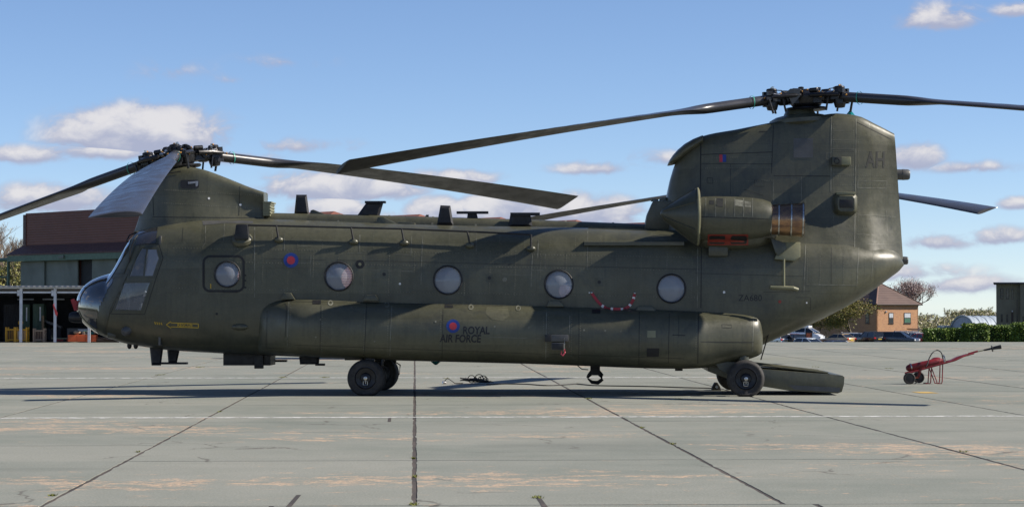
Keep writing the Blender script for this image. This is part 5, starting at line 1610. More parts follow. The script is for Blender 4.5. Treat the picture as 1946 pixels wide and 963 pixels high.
for u0, u1, mt in ((0, 32, 'light_olive'), (50, 93, 'grey_plate')): sb('roof_light_strip', SX(u0), SX(u1), YS + 4.6, YS + 4.7, 1.93, 1.99, M['steel_white'])
tag(shed, 'low open-fronted store shed with white steel posts beside the hangar', 'shed')
def item(name, u, y): return empty(name, (SX(u), YS + y, 0))
def ib(root, name, x0, x1, y0, y1, z0, z1, mat, bev=0): return MB().box(x0, x1, y0, y1, z0, z1).build(name, mat, root, smooth=False, bevel=bev)
def cabinet(u, w, h, y, lab):
    r = item('storage_cabinet', u, y)
    ib(r, 'body', 0, w, 0, .8, 0, h, M['cabinet'], .01)
    ib(r, 'door', .04, w / 2 - .01, -.02, -.002, .08, h - .06, M['cabinet']); ib(r, 'door', w / 2 + .01, w - .04, -.02, -.002, .08, h - .06, M['cabinet'])
    ib(r, 'notice', w * .62, w * .75, -.03, -.022, h * .55, h * .92, M['steel_white'])
    tag(r, lab, 'cabinet', 'green storage cabinets'); return r
cabinet(22, .42, 1.72, 2.4, 'narrow dark green cabinet with white notice in the shed')
cabinet(46, .50, 1.74, 2.4, 'wide dark green cabinet beside the wooden board in the shed')
r = item('storage_cabinet', -14, 2.8)
ib(r, 'body', 0, .88, 0, .8, 0, 1.72, M['dark_shed'])
for k in range(8): ib(r, 'rib', .04 + k * .105, .09 + k * .105, -.03, -.002, .04, 1.68, M['dark_shed'])
tag(r, 'black ribbed cabinet at the left edge of the photo', 'cabinet', 'green storage cabinets')
r = item('wooden_board', 64, 2.3); ib(r, 'plank', 0, .11, 0, .05, 0, 1.2, M['wood']); ib(r, 'batten', .02, .09, -.03, -.002, .2, .26, M['wood'])
tag(r, 'upright brown board leaning beside the green cabinet', 'board')
def cage(u, w, h, d, y, mat, mesh_mat, lab, name='stillage_cage'):
    r = item(name, u, y)
    for x in (0, w):
        for yy in (0, d): MB().cbox((x, yy, h / 2 + .04), (.07, .07, h + .08)).build('cage_post', mat, r, smooth=False)
    for z in (.10, h - .03):
        MB().cbox((w / 2, 0, z), (w - .08, .05, .06)).build('cage_rail', mat, r, smooth=False); MB().cbox((w / 2, d, z), (w - .08, .05, .06)).build('cage_rail', mat, r, smooth=False)
        for x in (0, w): MB().cbox((x, d / 2, z), (.05, d - .08, .06)).build('cage_rail', mat, r, smooth=False)
    nb = int(w / .075)
    for k in range(1, nb): MB().cbox((w * k / nb, 0.01, h / 2 + .03), (.016, .016, h - .12)).build('cage_bar', mat, r, smooth=False)
    MB().box(.03, w - .03, d * .55, d * .6, .13, h - .08).build('cage_back', mesh_mat, r, smooth=False)
    tag(r, lab, 'cage', 'metal stillage cages'); return r
c1 = cage(5, .38, .60, .6, .95, M['cage_yellow'], M['cage_brown'], 'yellow wire cage in shade left of the first shed post')
c2 = cage(26, .50, .60, .6, .5, M['cage_yellow'], M['cage_tan'], 'bright yellow sunlit wire cage around the first shed post')
MB().box(.16, .28, -.03, -.005, .12, .50).build('paper_sheet', M['steel_white'], c2, smooth=False)
cage(59, .46, .55, .5, .8, M['cage_tan'], M['cage_brown'], 'tan framed cage with brown mesh between the shed posts')
r = item('yellow_sack', 23, 1.6); MB().ball((.12, 0, .88), .12, 8, (1, .5, 1)).tube([(.12, 0, 0), (.12, 0, .8)], .02, 6).build('sack', M['cage_yellow'], r)
tag(r, 'small yellow sack hung on a stick above the cages', 'sack')
r = item('hand_trolley', 90, 1.2)
MB().box(0, .72, 0, .5, .14, .19).build('platform', M['light_olive'], r, smooth=False)
for x in (.1, .6):
    for y in (.06, .44): MB().lathe([(-.03, .02), (-.03, .07), (.03, .07), (.03, .02)], (x, y, .072), (0, 1, 0), 14).build('wheel', M['rubber'], r)
for y in (.05, .45): MB().tube([(.02, y, .19), (-.02, y, .62), (.10, y, .50)], .022, 6).build('handle', M['light_olive'], r)
MB().box(.05, .7, .1, .4, .05, .13).build('chassis', M['flag_red'], r, smooth=False)
tag(r, 'pale green flat trolley with small wheels in the shed', 'trolley')
r = item('orange_crate', 126, .55)
for (x0, x1, mt) in ((0, .36, 'orange'), (.37, .78, 'orange'), (.79, 1.26, 'orange')): MB().box(x0, x1, 0, .7, .03, .34).build('crate_panel', M[mt], r, smooth=False, bevel=.01)
tag(r, 'bright orange crate holding netting near the helicopter nose', 'crate')
r = item('netting_heap', 126, .55); r.location.z = .345
nm = MB(); q = random.Random(3)
for k in range(26): nm.ball((q.uniform(.08, 1.16), q.uniform(.1, .6), q.uniform(.02, .12)), q.uniform(.06, .13), 7, (1.3, 1, .7), k % 3)
nm.build('netting', [M['tarp_teal'], M['cage_tan'], M['dark_shed']], r)
tag(r, 'heap of green and tan netting on the orange crate', 'netting')
r = item('plank_pile', 176, .8)
for k in range(7): MB().tube([(q.uniform(-.1, .1), q.uniform(0, .5), .03 + .03 * k), (q.uniform(.5, .9), q.uniform(0, .5), .04 + .02 * k)], .022, 4).build('plank', M['wood'] if k % 2 else M['cage_tan'], r)
tag(r, 'low pile of loose planks under the helicopter nose', 'planks')
r = item('grey_crate', 112, 2.5); MB().box(0, .95, 0, .7, 0, .62).build('box', M['grey_plate'], r, smooth=False, bevel=.01); MB().box(.5, .92, -.02, -.003, .3, .58).build('label_panel', M['steel_white'], r, smooth=False)
tag(r, 'grey box with white panel behind the trolley', 'box')
r = item('leaning_sheet', 68, 2.6); MB().prism([(0, 0, 1.0), (.75, 0, .70), (.75, 0, .62), (0, 0, .90)], (0, .6, 0)).build('sheet', M['grey_plate'], r, smooth=False); MB().box(.1, .7, .2, .5, 0, .6).build('stand', M['dark_shed'], r, smooth=False)
tag(r, 'grey sloping sheet propped on a stand in the shed', 'sheet')
r = item('red_pennant', 104, -.4); r.location.z = 1.2
MB().prism([(-.02, 0, .50), (.03, 0, .50), (.20, 0, .12), (.17, 0, -.02), (.09, 0, .06)], (0, .012, 0)).build('pennant', M['flag_red'], r, smooth=False); MB().tube([(0, .01, .50), (0, .5, .55)], .008, 6).build('cord', M['flag_red'], r)
tag(r, 'faded red pennant hanging from the second shed post', 'pennant')

# ---- trees
def tree(name, u, Y, top_v, spread, lab, seed, bark, leaf, nleaf, lsize, levels=5, cat='tree', group=None, droop=0.0, up=.7, trunk_h=.3, base_z=None, rr=1.0, lean=0.0):
    q = random.Random(seed)
    bz = gz(Y) if base_z is None else base_z
    H = EYE + (583 - top_v) * Y / FPX - bz
    root = empty(name, (UX(u, Y), Y, bz))
    tr = MB(); cr = MB()
    tips = []
    def grow(p, d, ln, r_, lv):
        n = 3
        pts = [p]; dd = d
        for i in range(n):
            dd = (dd + Vector((q.gauss(0, .12), q.gauss(0, .12), q.gauss(0, .06) + .04 * up - droop * .1))).normalized()
            pts.append(pts[-1] + dd * ln / n)
        tr.tube(pts, [r_ * (1 - .35 * i / n) for i in range(n + 1)], 5 if lv < 2 else 3, False)
        if lv >= levels - 2: tips.extend(pts[1:])
        if lv >= levels: return
        k = q.choice((3, 3, 4)) if lv > 0 else 5
        for i in range(k):
            a = 6.283 * i / k + q.uniform(-.5, .5)
            sp = q.uniform(.45, .95) * (spread / (H * .5))
            nd = (dd * .8 + Vector((math.cos(a) * sp, math.sin(a) * sp, up * q.uniform(.1, .7) - droop * lv * .25))).normalized()
            grow(pts[-1] if i < 2 else pts[-2], nd, ln * q.uniform(.58, .8), r_ * .55, lv + 1)
    grow(Vector((0, 0, -.1)), Vector((lean, 0, 1)), H * trunk_h, H * .028 * rr, 0)
    zm = max(p.z for p in tips); xm = sorted(abs(p.x) for p in tips)[int(len(tips) * .95)]
    sz, sx = H / zm, spread / max(xm, .1)
    tr.v = [(x * (1 if z < 0.2 else 1) * sx, y * sx, z * sz) for x, y, z in tr.v]
    tips = [Vector((p.x * sx, p.y * sx, p.z * sz)) for p in tips]
    tr.build('trunk', bark, root, smooth=False, fix=False)
    if nleaf:
        for i in range(nleaf):
            p = q.choice(tips) + Vector((q.gauss(0, .22), q.gauss(0, .22), q.gauss(-.1 * droop * 3, .2 + droop * .25))) * (H / 7)
            a = Vector((q.gauss(0, 1), q.gauss(0, 1), q.gauss(0, 1))).normalized() * lsize * q.uniform(.5, 1.2)
            b = Vector((q.gauss(0, 1), q.gauss(0, 1), q.gauss(0, 1))).normalized() * lsize * q.uniform(.4, 1.0)
            cr.add([p - a, p + b, p + a, p - b], [(0, 1, 2, 3)], i % len(leaf))
        cr.build('crown', leaf, root, smooth=False, fix=False)
    tag(root, lab, cat, group)
    return root
bark = material('grey_bark', (0.12, 0.095, 0.08), .9, col2=(.08, .065, .055), nscale=2)
twig = material('pale_bark', (0.26, 0.20, 0.15), .9)
leaf_y = [material('willow_leaf', (0.20, 0.19, 0.030), .7), material('willow_leaf_deep', (0.13, 0.135, 0.025), .7), material('willow_leaf_warm', (0.23, 0.17, 0.035), .7)]
leaf_b = [material('blossom_pink', (0.62, 0.47, 0.46), .8), material('blossom_pale', (0.72, 0.62, 0.60), .8), material('twig_brown', (0.20, .13, .11), .8)]
leaf_f = [material('hedgerow_leaf', (0.36, 0.35, 0.15), .8), material('hedgerow_leaf_deep', (0.27, .27, .11), .8), material('hedgerow_blossom', (0.5, 0.46, 0.36), .8)]
tree('blossom_tree', 1748, 345, 526, 3.9, 'leafless pinkish blossom tree beside the brick house', 5, bark, leaf_b, 9000, .085, 6, trunk_h=.30, rr=.8, up=2.2)
tree('willow_tree', 1622, 312, 560, 3.4, 'yellow-green willow in front of the brick house', 12, bark, leaf_y, 9000, .11, 5, droop=.5, trunk_h=.36)
tree('willow_tree', 1552, 318, 590, 3.0, 'smaller yellow-green tree under the helicopter tail', 14, bark, leaf_y, 4500, .10, 5, droop=.4, trunk_h=.36)
for i, (u, tv, Y, sp) in enumerate([(8, 428, 205, 3.4), (48, 436, 212, 3.0), (-40, 420, 208, 3.6), (28, 452, 225, 2.6)]):
    tree('bare_tree', u, Y, tv, sp, ['tall bare tree at the far left edge, nearer the hangar gantry', 'tall bare tree just left of the maroon hangar wall', 'bare tree at the left edge of the photo, partly out of view', 'shorter bare tree among the taller ones left of the hangar'][i], 31 + i, twig, [leaf_f[0]], 260, .10, 7, group='bare trees left of the hangar', trunk_h=.22, up=1.2)
for i, (u, tv) in enumerate([(2, 488), (40, 500), (-30, 494)]):
    tree('flowering_bush', u, 195, tv, 2.4, ['yellow-green bush behind the lattice gantry', 'yellow-green bush between the gantry and the hangar', 'yellow-green bush at the left edge of the photo'][i], 51 + i, bark, [leaf_y[0], leaf_f[0], leaf_f[1]], 3000, .13, 4, 'bush', 'bushes by the gantry', trunk_h=.3)
spots = [(1772, 597, 392, 3.9), (1800, 590, 405, 2.9), (1832, 587, 400, 2.7), (1858, 584, 412, 3.0), (1884, 591, 396, 3.1), (1745, 601, 385, 3.6), (1700, 604, 398, 4.0), (1912, 588, 404, 3.5), (1790, 606, 372, 3.6), (1765, 612, 360, 3.4)]
LB = ['just right of the blossom tree', 'above the left end of the arched hut', 'above the middle of the arched hut', 'above the right end of the arched hut', 'against the corner of the dark block', 'behind the blossom tree', 'behind the brick house', 'behind the dark block', 'low, beside the arched hut', 'low, at the foot of the blossom tree']
for i, (u, tv, Y, sp) in enumerate(spots):
    tree('hedgerow_tree', u, Y, tv, sp, 'pale spring hedgerow tree ' + LB[i], 71 + i, twig, leaf_f, 2400, .17, 4, group='pale trees of the far hedgerow', trunk_h=.3)

# ---- brick house with a hipped tile roof
M['brick'] = None
def brick_material():
    m = bpy.data.materials.new('yellow_red_brick'); m.use_nodes = True
    t = NT(m.node_tree); b = m.node_tree.nodes['Principled BSDF']
    br = t.n('ShaderNodeTexBrick')
    co = t.n('ShaderNodeTexCoord').outputs['UV']
    t.link(co, br.inputs['Vector'])
    br.inputs['Scale'].default_value = 1; br.inputs['Brick Width'].default_value = .30; br.inputs['Row Height'].default_value = .11; br.inputs['Mortar Size'].default_value = .012
    br.inputs['Color1'].default_value = (.44, .20, .09, 1); br.inputs['Color2'].default_value = (.29, .12, .058, 1); br.inputs['Mortar'].default_value = (.42, .33, .24, 1)
    n = t.ramp(t.noise(co, 1.7, 5, .65), .3, .7)
    t.link(t.mix(t.math('MULTIPLY', n, .5), br.outputs['Color'], (.50, .28, .14)), b.inputs['Base Color'])
    b.inputs['Roughness'].default_value = .9
    return m
M['brick'] = brick_material()
M['tile'] = corrugated('brown_roof_tile', (0.115, 0.072, 0.058), (0.09, .055, .045), .34)
M['frame_brown'] = material('brown_frame', (0.035, .02, .017), .5)
M['pane_dark'] = material('window_pane', (0.03, .035, .04), .06, spec=.6)
M['pane_green'] = material('green_blind', (0.07, .17, .11), .3)
M['pane_white'] = material('white_blind', (0.55, .58, .62), .3)
def wall_quad(name, a, b, z0, z1, mat, parent, out=None, thick=.2):
    """upright wall from ground point a to b with metre UVs"""
    a, b = Vector(a), Vector(b); d = (b - a); n_ = Vector((d.y, -d.x, 0)).normalized()
    mb = MB().prism([(a.x, a.y, z0), (b.x, b.y, z0), (b.x, b.y, z1), (a.x, a.y, z1)], n_ * -thick)
    o = mb.build(name, mat, parent, smooth=False)
    uv = o.data.uv_layers.new()
    for lp in o.data.loops:
        c = o.data.vertices[lp.vertex_index].co
        uv.data[lp.index].uv = ((Vector((c.x, c.y, 0)) - a).dot(d.normalized()), c.z)
    return o
HC = Vector((UX(1666, 330), 330, 0)); hr_ = Vector((.866, .5, 0)); hl_ = Vector((-.5, .866, 0))
house = empty('brick_house', HC)
HGZ = gz(345)
EZ = EYE + 5 * 330 / FPX; AZ = EYE + 47 * 335 / FPX
wall_quad('wall', (0, 0, 0), hr_ * 7.9, HGZ, EZ, M['brick'], house)
wall_quad('wall', hl_ * 20, (0, 0, 0), HGZ, EZ, M['brick'], house)
wall_quad('wall', hr_ * 7.9, hr_ * 7.9 + hl_ * 20, HGZ, EZ, M['brick'], house)
wall_quad('wall', hr_ * 7.9 + hl_ * 20, hl_ * 20, HGZ, EZ, M['brick'], house)
def HQ(a, b, z): v = hr_ * a + hl_ * b; return (v.x, v.y, z)
e_ = .45
rf = MB().add([HQ(-e_, -e_, EZ), HQ(7.9 + e_, -e_, EZ), HQ(7.9 + e_, 20 + e_, EZ), HQ(-e_, 20 + e_, EZ), HQ(3.95, 4.1, AZ), HQ(3.95, 15.9, AZ)], [(0, 1, 4), (1, 2, 5, 4), (2, 3, 5), (3, 0, 4, 5), (3, 2, 1, 0)]).build('roof', M['tile'], house, smooth=False)
MB().tube([HQ(-e_, -e_, EZ + .05), HQ(3.95, 4.1, AZ + .03)], .10, 6).build('hip_tile', material('hip_tile', (.24, .14, .11), .8), rf)
MB().tube([HQ(7.9 + e_, -e_, EZ + .05), HQ(3.95, 4.1, AZ + .03)], .07, 6).build('hip_tile', M['tile'], rf)
MB().tube([HQ(-e_, -e_, EZ - .06), HQ(7.9 + e_, -e_, EZ - .06)], .09, 4).tube([HQ(-e_, -e_, EZ - .06), HQ(-e_, 20, EZ - .06)], .09, 4).build('gutter', M['frame_brown'], house)
def h_window(t, w, z0, z1, mt_top, mt_bot, face=0):
    d_, n_ = (hr_, Vector((.5, -.866, 0))) if face == 0 else (hl_, Vector((-.866, -.5, 0)))
    a = d_ * t
    def qd(t0, t1, za, zb, o, th, nm, mt, par):
        return MB().prism([(d_ * t0 + n_ * o) + Vector((0, 0, za)), (d_ * t1 + n_ * o) + Vector((0, 0, za)), (d_ * t1 + n_ * o) + Vector((0, 0, zb)), (d_ * t0 + n_ * o) + Vector((0, 0, zb))], n_ * -th).build(nm, mt, par, smooth=False)
    f_ = qd(t, t + w, z0, z1, .05, .04, 'window', M['frame_brown'], house)
    zm = (z0 + z1) / 2
    qd(t + .09, t + w - .09, zm + .05, z1 - .09, .06, .012, 'pane', M[mt_top], f_); qd(t + .09, t + w - .09, z0 + .09, zm - .05, .06, .012, 'pane', M[mt_bot], f_)
    qd(t - .05, t + w + .05, z0 - .10, z0 - .005, .10, .08, 'sill', M['frame_brown'], f_)
zt1, zt0 = EYE - 11 * 333 / FPX, EYE - 31 * 333 / FPX
h_window(2.25, .88, zt0, zt1, 'pane_white', 'pane_dark'); h_window(5.15, 1.30, zt0, zt1, 'pane_white', 'pane_green'); h_window(1.6, .8, zt0, zt1, 'pane_dark', 'pane_dark', 1); h_window(7.0, 1.0, zt0, zt1, 'pane_dark', 'pane_dark', 1)
MB().cbox(tuple(hr_ * 1.7 + Vector((.5, -.866, 0)) * .08 + Vector((0, 0, zt1 + .15))), (.2, .2, .22)).build('alarm_box', M['white'], house, bevel=.02)
MB().prism([HQ(5.4, -1.7, -1.75), HQ(7.6, -1.7, -1.75), HQ(7.6, -.3, -1.6), HQ(5.4, -.3, -1.6)], (0, 0, .1)).build('porch_roof', M['frame_brown'], house, smooth=False)
tag(house, 'two-storey brick house with brown hipped roof behind the tail', 'house')
# curved bicycle shelter
sh = empty('bicycle_shelter', (UX(1722, 312), 312, gz(312)))
arc = [[(x, -1.2 * math.cos(a), .6 + 1.2 * math.sin(a)) for a in np.linspace(.15, 2.2, 12)] for x in np.linspace(-1.6, 1.6, 5)]
for i in range(4):
    mb = MB(); v_ = arc[i] + arc[i + 1]
    mb.add(v_, [(k, k + 1, 12 + k + 1, 12 + k) for k in range(11)]); mb.build('roof_panel', material('shelter_sheet', (0.16, .15, .15), .4), sh, fix=False)
for x in np.linspace(-1.6, 1.6, 5): MB().tube([(x, -1.21 * math.cos(a), .6 + 1.21 * math.sin(a)) for a in np.linspace(.15, 2.2, 12)], .03, 4).tube([(x, .7, 0), (x, .7, 1.55)], .04, 4).build('hoop', M['steel_white'], sh)
tag(sh, 'small curved-roof bicycle shelter beside the brick house', 'shelter')

# ---- dark flat-roofed block at the right edge
Yb = 215.0; bs = FPX / Yb
blk = empty('flat_roofed_block', (UX(1893, Yb), Yb, GZ), -R(14.6))
M['block'] = material('olive_render', (0.20, 0.185, 0.14), .85, nscale=.6)
M['block_light'] = material('pale_render', (0.25, 0.23, 0.17), .85)
def zb(v): return EYE + (583 - v) / bs
def ux(u): return (u - 1892) / bs
def bb(nm, u0, u1, v0, v1, y0, y1, mt, par=None): return MB().box(ux(u0), ux(u1), y0, y1, zb(v1) - GZ, zb(v0) - GZ).build(nm, mt, par or blk, smooth=False)
MB().box(0, ux(1937), 0, 9, 0, zb(539) - GZ).build('wall', M['block'], blk, smooth=False)
MB().box(ux(1937) + .003, ux(2300), -.5, 9, 0, zb(539) - GZ).build('wall', M['block'], blk, smooth=False)
MB().box(-.25, ux(2300), -.8, 9.3, zb(538.8) - GZ, zb(536) - GZ).build('roof', material('roof_felt', (0.06, .06, .085), .6), blk, smooth=False)
for (u0, u1, v0, v1) in ((1900, 1905, 548, 568), (1911, 1916, 548, 568), (1921, 1923.7, 548, 568), (1900.6, 1903.8, 597, 612), (1911, 1914, 597, 612), (1930, 1932.2, 570, 611)):
    f_ = bb('window', u0, u1, v0, v1, -.03, .02, M['frame_brown']); bb('pane', u0 + .5, u1 - .5, v0 + .6, v1 - .6, -.045, -.032, M['pane_dark'], f_)
f_ = bb('window', 1942, 1946, 601, 612, -.54, -.48, M['frame_brown']); bb('pane', 1942.5, 1945.5, 601.6, 611.4, -.555, -.545, M['pane_dark'], f_)
bb('door', 1920, 1924, 592, 625, -.03, .02, M['frame_brown']); bb('lamp', 1921, 1923, 590, 592.5, -.3, -.04, M['steel_white'])
tag(blk, 'dark olive flat-roofed block with slit windows at the right edge', 'building')
# ---- arched hut
hut = empty('arched_hut', (UX(1829, 235), 235, GZ))
ax_ = Vector((.85, .53, 0)); px2 = Vector((-.53, .85, 0)) * -1
rad = 1.75; cz = EYE - 17 * 235 / FPX - GZ - rad
px2 = Vector((.85, -.53, 0)); px2 = Vector((ax_.y, -ax_.x, 0))
nseg = 9
sheetm = corrugated('blue_grey_sheet', (0.30, 0.36, 0.43), (0.26, .31, .37), .5, 'X')
def HA(t, a, r_): return ax_ * t + px2 * (r_ * math.cos(a)) + Vector((0, 0, cz + r_ * math.sin(a)))
for i in range(nseg):
    t0, t1 = i * 1.1, i * 1.1 + 1.08
    mb = MB(); A = [HA(t0, a, rad) for a in np.linspace(0, math.pi, 18)]; B = [HA(t1, a, rad) for a in np.linspace(0, math.pi, 18)]
    mb.add(A + B, [(k, k + 1, 18 + k + 1, 18 + k) for k in range(17)]); mb.build('roof_sheet', sheetm, hut, fix=False)
    MB().tube([HA(t1 + .01, a, rad + .01) for a in np.linspace(0, math.pi, 18)], .035, 4).build('roof_rib', sheetm, hut)
mb = MB(); A = [HA(.05, a, rad * .98) for a in np.linspace(0, math.pi, 18)]
mb.add(A, [tuple(range(18))]); mb.build('end_wall', material('hut_end', (.42, .46, .55), .6), hut, fix=False, smooth=False)
MB().tube([HA(0, a, rad) for a in np.linspace(0, math.pi, 18)], .09, 5).build('end_arch', sheetm, hut)
for s_ in (1, -1):
    a0, a1 = HA(.03, 0 if s_ > 0 else math.pi, rad), HA(9.9, 0 if s_ > 0 else math.pi, rad)
    MB().prism([(a0.x, a0.y, 0), (a1.x, a1.y, 0), a1, a0], (px2 * -.1 * s_)).build('side_wall', M['brick'], hut, smooth=False)
q_ = HA(0, math.pi, rad)
MB().box(q_.x - 1.0, q_.x - .05, q_.y - .4, q_.y + 1.5, q_.z + .55, q_.z + .75).box(q_.x - .8, q_.x - .1, q_.y, q_.y + 1.2, 0, q_.z + .54).build('lean_to', sheetm, hut, smooth=False)
tag(hut, 'blue-grey arched hut with curved roof behind the clipped hedge', 'hut')

# ---- clipped hedges
hedge_leaf = [material('hedge_leaf', (0.15, 0.235, 0.032), .6), material('hedge_leaf_deep', (0.10, .17, .025), .6), material('hedge_leaf_bright', (0.21, .29, .04), .6)]
hedge_core = material('hedge_core', (0.020, 0.032, .008), .9)
def hedge(u0, u1, top_v, Y, depth, lab, seed):
    q = random.Random(seed)
    s_ = FPX / Y
    x0, x1 = UX(u0, Y), UX(u1, Y)
    H = EYE + (583 - top_v) / s_ - GZ
    r = empty('clipped_hedge', ((x0 + x1) / 2, Y, GZ)); w = x1 - x0
    MB().box(-w / 2 + .1, w / 2 - .1, .1, depth - .1, 0, H - .12).build('stems', hedge_core, r, smooth=False)
    mb = MB()
    def leaf(p):
        a = Vector((q.gauss(0, 1), q.gauss(0, 1), q.gauss(0, 1))).normalized() * q.uniform(.05, .10); b = Vector((q.gauss(0, 1), q.gauss(0, 1), q.gauss(0, 1))).normalized() * q.uniform(.05, .10)
        mb.add([p - a, p + b, p + a, p - b], [(0, 1, 2, 3)], q.randrange(3))
    def bulge(a, b): return .07 * math.sin(a * 2.1 + seed) * math.cos(b * 2.7) + .04 * math.sin(a * 5.3 + b * 3)
    rr = .22
    dens = 190
    for _ in range(int(dens * w * H)):
        x, z = q.uniform(-w / 2, w / 2), q.uniform(.3, H); rd = max(0, z - (H - rr)); k = rr - math.sqrt(max(0, rr * rr - rd * rd))
        leaf(Vector((x, .02 + bulge(x, z) + k + q.gauss(0, .05), z)))
    for _ in range(int(dens * w * depth)):
        x, y = q.uniform(-w / 2, w / 2), q.uniform(0, depth); leaf(Vector((x, y, H + bulge(x, y) * .7 - .03 + q.gauss(0, .05))))
    for sx in (-1, 1):
        for _ in range(int(dens * depth * H)):
            y, z = q.uniform(0, depth), q.uniform(.3, H); leaf(Vector((sx * (w / 2 + bulge(y, z)) + q.gauss(0, .05), y, z)))
    mb.build('foliage', hedge_leaf, r, smooth=False, fix=False)
    tag(r, lab, 'hedge', 'clipped green hedges')
hedge(1763, 1801, 626.5, 196, 2.2, 'short clipped hedge block beside the red car', 1)
hedge(1800, 1843, 625, 201, 1.4, 'set-back clipped hedge in front of the arched hut', 2)
hedge(1842, 1879, 617, 195, 3.0, 'tall clipped hedge block with a bright right-hand side', 3)
hedge(1878, 1935, 620, 200, 1.6, 'long clipped hedge below the dark flat-roofed block', 4)
hedge(1934, 1990, 615, 194, 2.2, 'clipped hedge block cut by the right edge of the photo', 5)

# ---- parked cars
def paint(name, c, metal=.3): return material(name, c, .28, metal, col2=tuple(x * .92 for x in c), coat=.5)
tail = material('tail_lamp', (0.45, .012, .02), .2); plate_y = material('plate_yellow', (.7, .5, .06), .5); car_glass = material('car_glass', (0.012, .015, .02), .05, spec=.7); alloy = material('alloy', (.5, .5, .52), .3, .8); head = material('head_lamp', (.7, .72, .75), .1)
KIND = {  # length, width, height, lower profile (x 0 rear .. 1 front, z), roof: belt rear, roof rear, roof front, belt front, belt z
    'hatch': (4.1, 1.72, 1.46, [(0, .35), (0, .80), (.02, .95), (.72, .93), (.96, .76), (1, .62), (1, .3)], (.01, .10, .50, .76), .92),
    'saloon': (4.65, 1.78, 1.45, [(0, .35), (0, .85), (.03, .98), (.18, .99), (.70, .93), (.96, .76), (1, .60), (1, .3)], (.06, .24, .53, .74), .95),
    'estate': (4.6, 1.78, 1.50, [(0, .35), (0, .85), (.01, .98), (.70, .95), (.96, .78), (1, .62), (1, .3)], (.005, .07, .54, .75), .96),
    'suv': (4.5, 1.85, 1.72, [(0, .45), (0, .95), (.01, 1.10), (.72, 1.06), (.97, .92), (1, .75), (1, .4)], (.005, .06, .55, .76), 1.08),
    'van': (5.0, 1.95, 2.38, [(0, .4), (0, 1.4), (.01, 1.58), (.78, 1.50), (.96, 1.15), (1, .8), (1, .35)], (.0, .02, .66, .86), 1.52)}
def car(u, Y, kind, col, yaw, lab, windows=True, roof_rails=False):
    ln, wd, ht, prof, (br_, rr_, rf_, bf_), belt = KIND[kind]
    root = empty('parked_van' if kind == 'van' else 'parked_car', (UX(u, Y), Y, GZ), R(yaw))
    pm_ = paint(kind + '_paint', col)
    X = lambda t: (t - .5) * ln
    w2 = wd / 2
    MB().prism([(X(x), -w2, z) for x, z in prof], (0, wd, 0)).build('body', pm_, root, bevel=.07, angle=50)
    low, up = belt - .02, ht - (.06 if kind != 'van' else .30)
    tw = w2 * .76
    B = [(X(br_), -w2 * .95, low), (X(bf_), -w2 * .93, low), (X(bf_), w2 * .93, low), (X(br_), w2 * .95, low)]
    T = [(X(rr_), -tw, up), (X(rf_), -tw, up), (X(rf_), tw, up), (X(rr_), tw, up)]
    cab = MB().loft([B, T], False, True).build('window_band', car_glass, root, smooth=False)
    MB().box(X(rr_) - .05, X(rf_) + .05, -tw - .01, tw + .01, up - .02, ht).build('roof', pm_, root, bevel=.025)
    pl = MB()
    for (a, b) in ((B[0], T[0]), (B[1], T[1]), (B[2], T[2]), (B[3], T[3])): pl.tube([a, b], .055, 6)
    for t in (.36,) if kind != 'van' else (.3, .58):
        for s_ in (-1, 1): pl.tube([(X(t), s_ * w2 * .95, low), (X(t), s_ * tw * 1.01, up)], .045, 6)
    pl.build('pillar', pm_, root)
    if kind == 'van':
        for s_ in (-1, 1): MB().add([(X(.02), s_ * w2 * .965, low), (X(.30), s_ * w2 * .965, low), (X(.30), s_ * tw * 1.03, up), (X(.02), s_ * tw * 1.03, up)], [(0, 1, 2, 3)]).build('side_panel', pm_, root, fix=False) if s_ > 0 else None
    for x in (.19, .81):
        for s_ in (-1, 1):
            w_ = MB().lathe([(-.1, .2), (-.1, .30), (-.07, .32), (.07, .32), (.1, .30), (.1, .2)], (X(x), s_ * (w2 - .09), .32), (0, 1, 0), 20).build('wheel', M['rubber'], root)
            MB().lathe([(s_ * .08, .2), (s_ * .105, .19), (s_ * .09, .0)], (X(x), s_ * (w2 - .09), .32), (0, 1, 0), 16).build('rim', alloy, w_)
    for s_ in (-1, 1):
        MB().cbox((X(0) + .03, s_ * (w2 - .17), belt - .16), (.14, .30, .20)).build('tail_lamp', tail, root, bevel=.02)
        MB().cbox((X(1) - .08, s_ * (w2 - .22), .72 if kind != 'van' else .95), (.18, .36, .16)).build('headlight', head, root, bevel=.02)
        MB().cbox((X(bf_) - .25, s_ * (w2 + .07), belt + .03), (.10, .16, .12)).build('mirror', pm_, root, bevel=.02)
    MB().cbox((X(0) - .015, 0, belt - .28), (.02, .52, .12)).build('number_plate', plate_y, root)
    MB().cbox((X(0) - .01, 0, .45), (.10, wd * .94, .18)).build('bumper', pm_, root, bevel=.03)
    tag(root, lab, 'van' if kind == 'van' else 'car', None if kind == 'van' else 'cars parked beyond the apron')
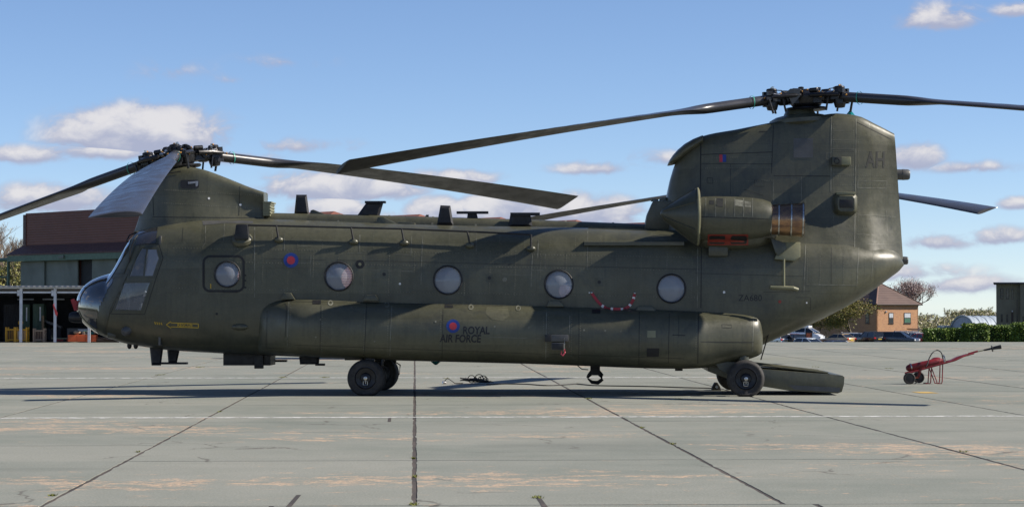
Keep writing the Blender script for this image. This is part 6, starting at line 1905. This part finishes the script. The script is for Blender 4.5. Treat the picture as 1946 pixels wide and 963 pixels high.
car(1456, 296, 'hatch', (.30, .28, .42), 105, 'pale car half hidden by the helicopter, leftmost of the parked row')
car(1478, 288, 'hatch', (.72, .73, .75), 112, 'white hatchback, second from the helicopter in the parked row')
car(1497, 292, 'hatch', (.16, .05, .06), 112, 'dark red hatchback between the white hatchback and the black car')
car(1513, 286, 'saloon', (.025, .027, .03), 110, 'black car in front of the white van, seen from behind')
car(1541, 250, 'hatch', (.45, .52, .62), 300, 'silver-blue car with dark poster board beside the white van')
car(1528, 300, 'van', (.80, .80, .82), -28, 'white van, tallest vehicle of the parked row')
car(1580, 232, 'saloon', (.03, .05, .12), 200, 'low dark blue car of which only the roof shows')
car(1592, 291, 'saloon', (.46, .33, .19), 128, 'tan saloon car with yellow number plate in the parked row')
car(1625, 293, 'estate', (.28, .33, .42), 118, 'grey-blue estate car right of the tan saloon')
car(1653, 290, 'suv', (.02, .022, .03), 112, 'black tall car in front of the brick house corner')
car(1679, 296, 'hatch', (.06, .14, .45), 112, 'bright blue car between two dark tall cars')
car(1711, 288, 'suv', (.035, .045, .07), -35, 'dark blue tall car facing right below the brick house windows')
car(1747, 291, 'hatch', (.52, .02, .035), 112, 'red car at the end of the row next to the hedge')
car(1608, 301, 'hatch', (.60, .61, .63), 115, 'silver hatchback glimpsed between the tan saloon and the grey-blue estate')
car(1694, 303, 'estate', (.50, .50, .52), 115, 'light grey car glimpsed behind the bright blue car')
car(1735, 303, 'hatch', (.65, .65, .66), 112, 'pale car glimpsed behind the red car')
r = empty('poster_board', (UX(1537, 279), 279, GZ))
MB().box(-.40, .40, 0, .06, .1, 1.75).build('board', M['black'], r, smooth=False, bevel=.01)
MB().box(-.31, .31, -.012, -.003, .75, 1.65).build('poster', material('poster_print', (.05, .02, .02), .5, col2=(.55, .13, .05), nscale=3.2), r, smooth=False)
for x in (-.4, .4): MB().tube([(x, .03, 0), (x, .03, 1.75)], .03, 6).build('leg', M['dark_metal'], r)
tag(r, 'narrow upright black poster board with an orange print by the cars', 'poster board')
